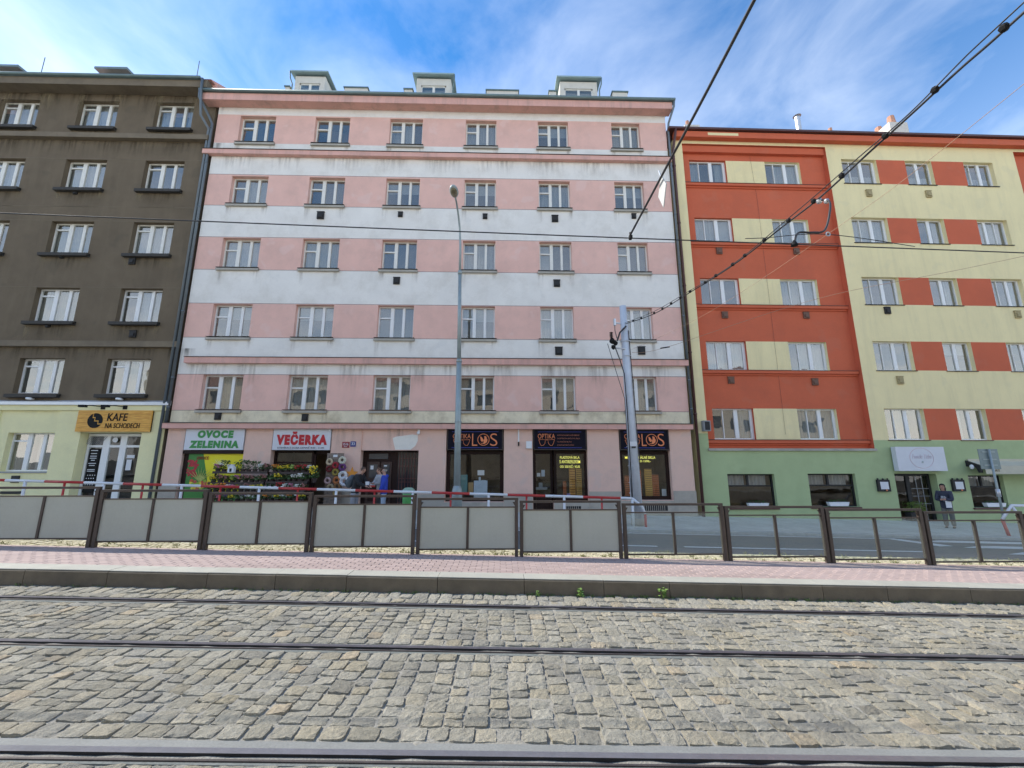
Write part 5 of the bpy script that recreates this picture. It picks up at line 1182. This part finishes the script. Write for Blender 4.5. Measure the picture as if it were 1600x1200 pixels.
acc = 0; nxt = .5
for i in range(1, len(P)):
    acc += (P[i] - P[i - 1]).length
    if acc > nxt and P[i].y > 1:
        b = MB(); b.ball(tuple(P[i] + Vector((-.015, 0, .012))), .042, 8); b.build('cable_clamp', M['black'], t, O); nxt += .62 if P[i].y > 8 else .66
t, O, _ = wire('feed_loop', [(4.90, 5.78, 5.93), (4.92, 5.6, 5.80), (4.82, 5.5, 5.55), (4.70, 5.5, 5.25), (4.50, 5.5, 5.21), (4.30, 5.5, 5.20), (4.22, 5.5, 5.03)], .015, M['wire'], 'looped black connector from the feeder cable down to the contact wire', cat='cable')
MB().lathe([(.05, 0), (.03, .05), (.012, .08)], (4.22, 5.5, 5.0), 10).build('clamp', M['black'], t, O); MB().ball((4.90, 5.75, 5.9), .045, 8).build('clamp', M['steel'], t, O); MB().ball((4.93, 5.65, 5.83), .04, 8).build('clamp', M['steel'], t, O)
t, O, _ = wire('span_wire', [(4.55, 14.4, 5.95), (4.68, 9.5, 5.35), (4.74, 5.5, 5.19), (4.66, 3.07, 5.22), (4.6, -3, 5.8), (4.6, -12, 7)], .003, M['wire_o'], 'thin rusty span wire crossing the street above the contact wire', WG)
MB().torus((4.74, 5.5, 5.19), .03, .01, n=10, k=5).build('insulator', M['steel'], t, O)
t, O, _ = wire('span_wire', [(4.62, 14.4, 5.86), (5.75, 14.1, 5.98), (9.67, 12.0, 6.94), (13.6, 10.2, 7.35), (22, 7, 8.6)], .006, M['wire_o'], 'thin rusty wire running from the mast across the red facade to the right', WG)
MB().tube([(5.55, 14.15, 5.955), (5.85, 14.08, 5.99)], .022, 6).build('insulator', M['black'], t, O)

# traffic sign seen from behind
SX, SY = 17.3, 14.75; gz_ = PV + G * SX
t = tag(empty('traffic_sign', (SX, SY, gz_)), 'grey back of a square traffic sign on a steel post in front of the awning', 'traffic sign'); O = (SX, SY, gz_)
MB().tube([(SX, SY, gz_), (SX, SY, 2.5)], .035, 8).build('post', M['pole'], t, O, True); MB().tube([(SX, SY - .0, .85), (SX, SY, 1.12)], .06, 8).build('sleeve', M['silver'], t, O, True)
MB().box(SX - .36, SX + .36, SY + .045, SY + .06, 1.80, 2.50).build('plate', mat('sign_back', (.20, .25, .25), .5, .08, 4, metal=.3), t, O)
for z in (1.92, 2.12, 2.38): MB().box(SX - .24, SX + .24, SY + .03, SY + .044, z, z + .035).build('channel', M['pole'], t, O)
# recycling bin (green)
t = tag(empty('litter_bin', (-3.2, 15.1, .18)), 'bright green rounded litter bin behind the railing beside the lamp', 'litter bin'); O = (0, 0, 0)
MB().lathe([(.17, .0), (.20, .75), (.20, .80)], n=16).build('bin_body', mat('bin_green', (.10, .40, .11), .5), t, smooth=True); MB().lathe([(.21, .80), (.22, .84), (.20, .93), (.12, .99), (.02, 1.0)], n=16).build('lid', mat('bin_lid', (.30, .45, .33), .5), t, smooth=True)

# =================================================================== FLOWER SHOP GOODS
def petal_cols(nm, c): return mat('petal_' + nm, c, .6, .25, 25)
PET = {'yellow': petal_cols('yellow', (.75, .58, .03)), 'orange': petal_cols('orange', (.75, .25, .03)), 'red': petal_cols('red', (.45, .03, .03)), 'pink': petal_cols('pink', (.50, .18, .26)), 'white': petal_cols('white', (.72, .72, .66)), 'lime': petal_cols('lime', (.40, .55, .12)), 'purple': petal_cols('purple', (.14, .04, .16)), 'rose brown': petal_cols('brown', (.30, .13, .11))}
M['pot'] = mat('dark_pot', (.05, .035, .03), .6, .2, 10)
def plant_proto(kind, tall):
    pm = MB(); pm.lathe([(.05, 0), (.075, .10), (.08, .11)], n=10); pot = pm.mesh('pot', M['pot'])
    fm = MB(); H_ = .26 if tall else .13
    for k in range(80):
        a = random.random() * 6.28; r_ = random.uniform(0, .13); z = .10 + random.uniform(0, H_); q = random.uniform(.018, .035); cx, cy = r_ * math.cos(a), r_ * math.sin(a); t_ = random.uniform(-1, 1)
        fm.quad((cx - q, cy, z), (cx, cy - q * .6, z + q * t_), (cx + q, cy, z + q * .7), (cx, cy + q, z - q * t_ * .5))
    fol = fm.mesh('foliage', M['leaf'] if kind != 'lime' else M['leaf_l']); fl = None
    if kind != 'green':
        q_ = MB()
        for k in range(22):
            a = random.random() * 6.28; r_ = random.uniform(0, .11); q_.ball((r_ * math.cos(a), r_ * math.sin(a) - .02, .10 + H_ * random.uniform(.45, 1.15)), random.uniform(.016, .03), 6, jit=.4)
        fl = q_.mesh('blossom', PET[kind])
    return pot, fol, fl
PROT = {}
def put_plant(x, y, z, kind, tall, label, s=1.0):
    if (kind, tall) not in PROT: PROT[(kind, tall)] = plant_proto(kind, tall)
    pot, fol, fl = PROT[(kind, tall)]
    t = tag(empty('potted_plant', (x, y, z), random.uniform(-.6, .6)), label, 'plant', 'potted plants on the flower racks'); t.scale = (s, s, s)
    link('pot', pot, t); link('foliage', fol, t)
    if fl: link('blossom', fl, t)
ordw = ['first', 'second', 'third', 'fourth', 'fifth', 'sixth', 'seventh', 'eighth', 'ninth', 'tenth', 'eleventh']
def rack(x0, x1, levels, name_lab, kinds, rname):
    zb = .28; t = tag(empty('flower_rack', ((x0 + x1) / 2, 16.2, zb)), name_lab, 'rack', 'flower racks outside the shops'); O = ((x0 + x1) / 2, 0, zb)
    for li, z in enumerate(levels):
        dy = .0 - .18 * (len(levels) - 1 - li) * -1; yc = 16.42 - .17 * li
        MB().box(x0, x1, yc - .14 - 16.2, yc + .14 - 16.2, z - .03, z).build('shelf', M['brown'], t, O)
        MB().box(x0, x1, yc - .15 - 16.2, yc - .13 - 16.2, z - .03, z + .06).build('tray_front', M['pot'], t, O)
        n = int((x1 - x0) / .21); ks = kinds[li]
        for k in range(n):
            kd = ks[k % len(ks)] if not callable(ks) else ks(k, n); tall = li == 0 and kd == 'green'
            put_plant(x0 + .12 + k * (x1 - x0 - .2) / max(1, n - 1) + random.uniform(-.02, .02), yc + random.uniform(-.03, .03), z, kd, tall,
                      'potted %s plant, %s from the left on the %s shelf of the %s rack' % (kd if kd != 'green' else 'leafy green', ordw[k], ['top', 'second', 'third', 'lowest'][li], rname), random.uniform(1.1, 1.35))
    for xx in (x0 + .02, x1 - .02):
        b = MB(); b.bar((xx, .26, zb), (xx, .26, levels[0] + .03), .04, .04); b.bar((xx, -.42, zb), (xx, -.42, levels[-1]), .04, .04); b.bar((xx, -.40, levels[-1] - .02), (xx, .24, levels[0] - .02), .03, .03); b.build('upright', M['brown'], t, O)
rack(-10.72, -8.72, [1.66, 1.27, .95, .62], 'stepped dark flower rack in front of the fruit poster', [['pink', 'green', 'white', 'green', 'green', 'green', 'green', 'white', 'rose brown'], ['yellow', 'rose brown', 'rose brown', 'lime', 'pink', 'rose brown', 'rose brown', 'green', 'rose brown'], ['yellow', 'yellow', 'orange', 'white', 'pink', 'green', 'rose brown', 'yellow'], ['green', 'orange', 'pink', 'purple', 'yellow', 'green', 'purple', 'white']], 'left')
rack(-8.62, -7.14, [1.64, 1.30, .98, .64], 'stepped flower rack in front of the corner shop window', [['orange', 'yellow', 'yellow', 'lime', 'red', 'red', 'white'], ['green', 'yellow', 'green', 'green', 'white', 'white', 'green'], ['green', 'green', 'red', 'white', 'pink', 'white', 'rose brown'], ['orange', 'rose brown', 'yellow', 'white', 'orange', 'green', 'yellow']], 'right')
put_plant(-6.98, 16.3, 1.30, 'yellow', True, 'tall bouquet of pale yellow flowers beside the dark shop door', 1.5)
for k, (x, z) in enumerate(((-8.35, 1.13), (-8.15, 1.13), (-7.9, 1.13), (-7.65, 1.08), (-8.9, .78), (-8.2, .80), (-7.75, .80), (-7.4, .86), (-9.3, .78), (-10.3, .78))):
    tag(MB().box(-.05, .05, 0, .004, 0, .07).build('price_card', M['paper'], loc=(x, 15.85, z)), 'white price card, %s of the cards stuck along the flower racks' % ordw[k], 'price card', 'price cards on the flower racks')
t = tag(empty('lantern', (-9.98, 16.2, 1.67)), 'small white house shaped lantern on the top shelf of the left rack', 'lantern')
b = MB(); b.prism([(-.11, 0), (.11, 0), (.11, .18), (0, .30), (-.11, .18)], -.07, .07, 0); b.prism([(-.04, .03), (.04, .03), (.04, .15), (-.04, .15)], -.075, -.07, 1); b.build('house', [M['paper'], M['vent']], t)
# wreath board
t = tag(empty('wreath_board', (-6.42, 16.75, .40)), 'grey pallet wood board hung with wreaths left of the house door', 'board')
for k in range(5): MB().box(-.32 + k * .13, -.32 + k * .13 + .12, -.02, .0, 0, 2.0).build('plank', M['crate'], t)
for z in (.4, 1.0, 1.7): MB().box(-.33, .33, .002, .03, z, z + .08).build('crossbar', M['crate'], t)
tag(MB().box(0, .16, -.01, 0, 0, .09).build('price_card', M['paper'], loc=(-6.5, 16.72, 2.25)), 'white card pinned at the top of the wreath board', 'price card')
WR = [(-6.60, 2.07, 'cream', (.55, .45, .30), .10), (-6.37, 1.94, 'red', (.35, .03, .04), .10), (-6.12, 2.13, 'white flowered', (.62, .60, .48), .11), (-6.10, 1.87, 'purple', (.15, .05, .17), .11), (-6.60, 1.80, 'dark red', (.16, .02, .02), .09), (-6.35, 1.68, 'golden', (.35, .27, .06), .10), (-6.06, 1.56, 'large white ring', (.68, .68, .66), .13), (-5.98, 1.34, 'white ring with blue middle', (.66, .67, .70), .14), (-6.28, 1.38, 'terracotta', (.50, .18, .06), .11), (-6.62, 1.36, 'pale pink', (.55, .38, .36), .10), (-6.50, 1.12, 'beige straw', (.45, .36, .22), .10), (-6.24, 1.15, 'brown cone', (.30, .16, .07), .10), (-6.28, .92, 'small ochre', (.45, .32, .12), .08)]
for x, z, nm, c, r_ in WR:
    t = tag(empty('wreath', (x, 16.66, z)), nm + ' wreath hanging on the pallet wood board', 'wreath', 'wreaths on the board'); mm = mat('wreath_' + nm.replace(' ', '_'), c, .8, .35, 30)
    r_ *= 1.3; b = MB(); b.torus((0, 0, 0), r_ * .72, r_ * .34, n=16, k=8); b.build('ring', mm, t, smooth=True)
    b = MB()
    for k in range(16): a = k / 16 * 6.28; b.ball((r_ * .72 * math.cos(a), -r_ * .3, r_ * .72 * math.sin(a)), r_ * .17, 6, jit=.4)
    b.build('blossoms', mm, t)
t = tag(empty('paper_star', (-5.74, 16.75, 1.62)), 'orange pointed paper star hanging beside the white ring wreaths', 'star'); b = MB(); P = []
for k in range(10): a = R(90 + 36 * k); q = .26 if k % 2 == 0 else .11; P.append((q * math.cos(a), q * math.sin(a)))
b.prism(P, -.04, .0); b.build('star', mat('star_orange', (.70, .27, .03), .6), t)

# optician displays
def display(x, y, z0, w_, h, c, lb, nrow=12):
    t = tag(empty('display_tower', (x, y, z0)), lb, 'display', 'eyewear towers in the optician windows'); MB().box(-w_ / 2, w_ / 2, -.05, .05, 0, h).build('column', mat('tower_%.2f' % x, c, .5, .1, 5), t)
    b = MB()
    for k in range(nrow): z = (k + .6) * h / nrow; b.box(-w_ / 2 + .015, w_ / 2 - .015, -.065, -.051, z, z + .016)
    b.build('eyewear_row', M['brown'], t)
OR, OR2, OC = (.52, .13, .03), (.60, .28, .05), (.62, .34, .06)
display(2.55, 17.5, .62, .13, .70, OR, 'short red orange tower left in the window beside the optician door')
display(2.86, 17.45, .62, .24, 1.20, OR2, 'wide amber tower in the window beside the optician door')
display(3.14, 17.5, .62, .22, 1.20, OC, 'amber rack tower rightmost in the window beside the optician door', 16)
display(5.08, 17.45, .65, .20, .88, OR, 'red orange tower leftmost in the window behind the mast')
display(5.30, 17.5, .65, .14, .85, OC, 'narrow amber tower just left of the mast')
display(5.62, 17.5, .65, .12, 1.1, OR, 'thin orange tower just right of the mast')
display(5.96, 17.45, .65, .28, 1.15, OC, 'wide amber tower right of the mast', 16)
display(6.26, 17.5, .65, .26, .92, OR, 'red orange tower rightmost in the window behind the mast')
def standee(x, z0, parts, lb, nm='paper_display'):
    t = tag(empty(nm, (x, 17.4, z0)), lb, 'display')
    for (a, c, d, e, m) in parts: MB().box(a, c, -.01, .0, d, e).build('card', m, t)
LB = mat('pale_blue_card', (.50, .58, .66), .6); TL = mat('teal_print', (.12, .25, .24), .5); TAN = mat('tan_card', (.42, .26, .11), .6)
standee(-.83, .62, [(-.27, .27, 0, .72, LB), (-.08, .0, .72, .86, LB), (.03, .2, .72, .74, LB)], 'pale blue stepped cardboard castle display in the left optician window')
standee(-1.50, .85, [(-.13, .14, 0, .72, TL)], 'teal poster leaning behind the street lamp pole', 'poster')
standee(-1.22, .85, [(-.10, .10, 0, .42, TAN)], 'tan cardboard panel left of the pale blue display')
standee(-.82, 1.55, [(-.14, .13, 0, .20, M['paper'])], 'white sheet taped to the glass above the pale blue display', 'notice')
standee(1.55, 1.50, [(-.12, .02, .0, .14, M['paper']), (.06, .2, .0, .26, LB)], 'white sheets stuck to the optician door glass', 'notice')
standee(1.6, .98, [(-.25, .24, 0, .10, M['blind']), (-.1, .05, .1, .28, M['blind'])], 'grey leaflets low on the optician door glass', 'notice')
standee(6.55, .66, [(-.08, .10, 0, .34, M['paper'])], 'white statuette card at the right end of the window behind the mast')
standee(2.70, .63, [(-.08, .06, 0, .20, mat('violet_card', (.25, .18, .42), .6))], 'violet white leaflet between the towers beside the optician door')
t = tag(empty('potted_plant', RB.world(16.6, .05, -.35), 0), 'bushy green box plant in a dark pot inside the salon entrance', 'plant'); MB().box(-.32, .32, -.15, .15, 0, .45).build('pot', M['vent'], t); b = MB()
for k in range(300):
    q = .03; x, y, z = random.uniform(-.38, .38), random.uniform(-.18, .18), random.uniform(.45, .85); b.quad((x - q, y, z), (x, y - q, z + q), (x + q, y, z + q * .5), (x, y + q, z - q))
b.build('foliage', M['leaf_l'], t)

# =================================================================== PEOPLE
def skin_mesh(name, V, E_, m, parent, sub=2):
    me = bpy.data.meshes.new(name); me.from_pydata([v[:3] for v in V], E_, []); me.materials.append(m)
    ob = bpy.data.objects.new(name, me); COL.objects.link(ob)
    md = ob.modifiers.new('s', 'SKIN'); md.use_smooth_shade = True
    for i, v in enumerate(V):
        sv_ = me.skin_vertices[0].data[i]; sv_.radius = (v[3], v[4] if len(v) > 4 else v[3]); sv_.use_root = (i == 0)
    s2 = ob.modifiers.new('u', 'SUBSURF'); s2.levels = sub; s2.render_levels = sub
    bpy.context.view_layer.update(); dg = bpy.context.evaluated_depsgraph_get(); nm_ = bpy.data.meshes.new_from_object(ob.evaluated_get(dg)); nm_.name = name
    nm_.polygons.foreach_set('use_smooth', [True] * len(nm_.polygons))
    bpy.data.objects.remove(ob); nm_.materials.clear(); nm_.materials.append(m)
    return link(name, nm_, parent)
SKIN = mat('skin', (.50, .28, .20), .55, .08, 12)
def person(label, loc, rz, h, hairc, jacket, trousers, shoes, lean=0, arms=((.16, -.10, 1.16, .10, -.28, 1.12), (-.16, -.10, 1.16, -.08, -.26, 1.10)), head=(0, -.03), bald=False, hood=False, skirt=False, step=.0, long_hair=False):
    t = tag(empty('person', loc, rz), label, 'person'); s = h / 1.74; t.scale = (s, s, s)
    ly = lambda z: -lean * max(0, z - .95)           # forward lean (towards -Y)
    def P(x, y, z, *r): return (x, y + ly(z), z, *r)
    hx, hy = head
    def arm_pts(sd, A, k=1.0):
        ex, ey, ez, wx, wy, wz = A
        return [P(sd * .175, 0, 1.42, .058 * k), (ex + sd * .06, ey + ly(1.3), ez, .045 * k), (wx, wy + ly(1.3), wz, .034 * k)]
    # body with head, arms, hands and legs as one surface
    V = [P(0, 0, .95, .13, .10), P(0, .0, 1.10, .12, .09), P(0, 0, 1.28, .15, .10), P(0, .01, 1.44, .08, .07), P(0, .0 + hy * .3, 1.52, .05), P(hx, hy, 1.585, .066, .075), P(hx, hy - .005, 1.66, .076, .092), P(hx, hy + .01, 1.72, .055, .065)]
    E_ = [(0, 1), (1, 2), (2, 3), (3, 4), (4, 5), (5, 6), (6, 7)]
    for sd, A in ((1, arms[0]), (-1, arms[1])):
        a = arm_pts(sd, A); k0 = len(V); V += a; E_ += [(3, k0), (k0, k0 + 1), (k0 + 1, k0 + 2)]
        w_ = Vector(a[2][:3]); d = (w_ - Vector(a[1][:3])).normalized(); pal = w_ + d * .06; V.append((*pal, .028, .018)); E_.append((k0 + 2, k0 + 3))
        sx = d.cross(Vector((0, 0, 1))).normalized() if abs(d.z) < .9 else Vector((1, 0, 0))
        for f, (off, ln) in enumerate(((-.026, .062), (-.009, .075), (.009, .07), (.026, .055))):
            q1 = pal + d * .035 + sx * off; q2 = q1 + d * ln * .5 + Vector((0, 0, -.006)); q3 = q2 + d * ln * .35 + Vector((0, 0, -.018)); kk = len(V)
            V += [(*q1, .0095), (*q2, .009), (*q3, .008)]; E_ += [(k0 + 3, kk), (kk, kk + 1), (kk + 1, kk + 2)]
        q1 = pal + sx * (-.035 * sd) - d * .01; q2 = q1 + d * .035 + sx * (-.012 * sd); kk = len(V); V += [(*q1, .011), (*q2, .009)]; E_ += [(k0 + 3, kk), (kk, kk + 1)]
    for sd in (1, -1):
        k0 = len(V); st = step * sd; V += [(sd * .09, 0, .88, .085), (sd * .095, st * .5, .50, .058), (sd * .10, st + .02, .09, .038), (sd * .105, st - .10, .04, .035, .03)]; E_ += [(0, k0), (k0, k0 + 1), (k0 + 1, k0 + 2), (k0 + 2, k0 + 3)]
    bd = skin_mesh('body', V, E_, SKIN, t, 2)
    # face details
    fy = hy - .088 + ly(1.64)
    b = MB(); b.ball((hx - .03, fy + .008, 1.655), .009, 6); b.ball((hx + .03, fy + .008, 1.655), .009, 6); b.build('eyes', M['black'], t)
    b = MB(); b.ball((hx, fy - .004, 1.63), .016, 6, sc=(.8, 1, 1.4)); b.ball((hx - .083, fy + .09, 1.64), .02, 6, sc=(.5, 1, 1.5)); b.ball((hx + .083, fy + .09, 1.64), .02, 6, sc=(.5, 1, 1.5)); b.build('nose_and_ears', SKIN, t)
    b = MB(); b.box(hx - .022, hx + .022, fy - .001, fy + .01, 1.592, 1.599); b.build('mouth', mat('lips', (.32, .12, .10), .5), t)
    hm = mat('hair_%s' % label[:12].replace(' ', '_'), hairc, .7, .3, 20)
    b = MB(); n = 18
    b.ball((hx, hy + .018 + ly(1.66), 1.685), .099, n, sc=(.93, 1.02, .92), jit=.03)
    # keep only the cap above the face line
    keep = []; cut = 1.665 if not bald else 1.60
    for f in b.f:
        c = [sum(b.v[i][k] for i in f) / len(f) for k in range(3)]; front = c[1] < hy + ly(1.66) - .03
        if bald:
            if c[2] < 1.70 and not front and c[2] > 1.60: keep.append(f)
        elif (c[2] > (1.70 if front else 1.60)): keep.append(f)
    b.f = keep; b.m = [0] * len(keep); b.build('hair', hm, t, smooth=True)
    if long_hair:
        b = MB(); b.ball((hx, hy + .05 + ly(1.6), 1.58), .10, 12, sc=(1.0, .7, 1.5), jit=.06); b.build('hair', hm, t, smooth=True)
    # clothes
    V = [(0, 0, .74, .20, .155), P(0, 0, .88, .20, .155), P(0, 0, 1.08, .195, .15), P(0, 0, 1.29, .21, .155), P(0, .01, 1.43, .13, .10), P(0, .015, 1.475, .08)]; E_ = [(0, 1), (1, 2), (2, 3), (3, 4), (4, 5)]
    for sd, A in ((1, arms[0]), (-1, arms[1])):
        a = arm_pts(sd, A); k0 = len(V); V += [(*a[0][:3], .10), (*a[1][:3], .078), (*a[2][:3], .056)]; E_ += [(4, k0), (k0, k0 + 1), (k0 + 1, k0 + 2)]
    skin_mesh('jacket', V, E_, jacket, t, 2)
    if hood: MB().ball((0, .085 + ly(1.45), 1.45), .10, 12, sc=(1.1, .7, .7)).build('hood', jacket, t, smooth=True)
    V = [(0, 0, .97, .15, .12), (0, 0, .90, .14, .12)]; E_ = [(0, 1)]
    for sd in (1, -1):
        k0 = len(V); st = step * sd; V += [(sd * .09, 0, .82, .115), (sd * .095, st * .5, .50, .092), (sd * .10, st + .02, .07, .075)]; E_ += [(1, k0), (k0, k0 + 1), (k0 + 1, k0 + 2)]
    skin_mesh('trousers', V, E_, trousers, t, 1)
    for sd in (1, -1):
        st = step * sd; b = MB(); b.ball((sd * .102, st - .035, .045), .075, 10, sc=(.62, 1.7, .6)); b.build('shoe', shoes, t, smooth=True)
    return t
J_black = mat('black_jacket', (.02, .02, .022), .8, .2, 10, bump=.3); J_blue = mat('royal_blue_jacket', (.015, .05, .42), .6, .15, 6, bump=.3); J_navy = mat('navy_jacket', (.03, .035, .06), .7, .2, 8, bump=.3)
J_grey = mat('grey_scarf', (.42, .42, .43), .8, .1, 8); T_jean = mat('pale_jeans', (.32, .40, .50), .85, .12, 8); T_gr = mat('grey_trousers', (.28, .29, .32), .85, .1, 8); T_dk = mat('dark_trousers', (.05, .05, .05), .85, .1, 8); T_olive = mat('grey_leggings', (.14, .145, .13), .85, .1, 8)
def gz_at(x, y): return PV + (y - 13.9) / 4 * .13 + G * x
x, y = -5.20, 15.6; pz = gz_at(x, y)
t1 = person('man in black jacket with grey backpack leaning forward by the house door', (x, y, pz), R(70), 1.60, (.10, .06, .04), J_black, T_gr, M['black'], lean=.38, arms=((.17, -.20, 1.16, .12, -.42, 1.06), (-.16, -.18, 1.16, -.10, -.42, 1.05)), head=(0, -.07))
t = tag(empty('backpack', (x - .27, y + .07, pz + .92), R(70)), 'grey backpack on the back of the man in the black jacket', 'backpack'); b = MB(); b.ball((0, 0, .22), .25, 14, sc=(.75, .55, 1.0)); b.build('bag', mat('backpack_grey', (.10, .12, .14), .7, .2, 8), t, smooth=True); b = MB(); b.ball((0, .12, .14), .13, 10, sc=(1, .5, .9)); b.build('pocket', mat('backpack_dark', (.05, .06, .07), .7, .2, 8), t, smooth=True); t.rotation_euler = (R(22), 0, R(70))
tag(MB().box(-.06, .06, -.04, .04, 0, .12).build('paper_cup', M['paper'], loc=(x + .48, y - .2, pz + 1.0)), 'white paper held in the hands of the man in the black jacket', 'paper')
x, y = -4.16, 15.5; pz = gz_at(x, y)
person('bald man in a royal blue hooded jacket and pale jeans by the house door', (x, y, pz), R(-72), 1.60, (.35, .33, .30), J_blue, T_jean, M['black'], arms=((.17, -.04, 1.14, .15, -.12, .90), (-.17, -.04, 1.14, -.15, -.14, .90)), head=(0, -.03), bald=True, hood=True)
x, y = -4.46, 16.15; pz = gz_at(x, y)
person('brown haired person in a pale scarf half hidden behind the man in blue', (x, y, pz), R(-50), 1.58, (.13, .07, .04), J_grey, T_dk, M['black'], arms=((.16, -.14, 1.14, .10, -.30, 1.15), (-.16, -.14, 1.14, -.08, -.30, 1.14)), head=(0, -.06), lean=.10)
x, y = 16.15, 15.5; pz = gz_at(x, y) - .02
tw = person('woman in a navy jacket looking at her phone outside the salon', (x, y, pz), R(-58), 1.55, (.02, .015, .012), J_navy, T_olive, M['black'], arms=((.17, -.12, 1.12, .05, -.28, 1.16), (-.17, -.12, 1.12, -.05, -.28, 1.14)), head=(0, -.06), lean=.10, long_hair=True, step=.05)
b = MB(); b.ball((0, -.13, 1.20), .10, 10, sc=(.9, .5, 1.5)); b.build('grey_shirt', J_grey, tw, smooth=True)
t = tag(empty('smartphone', (x - .30, y - .17, pz + 1.05), R(-58)), 'dark smartphone held by the woman outside the salon', 'phone'); MB().box(-.035, .035, -.005, .005, 0, .13).build('case', M['black'], t); MB().box(-.03, .03, -.007, -.005, .01, .12).build('screen', M['blind'], t); t.rotation_euler = (R(-40), 0, R(-58))
tag(MB().box(-.1, .1, -.01, .01, -.12, .12).build('paper_bag', M['paper'], loc=(x - .12, y - .20, pz + .86)), 'small white bag hanging at the waist of the woman', 'bag')
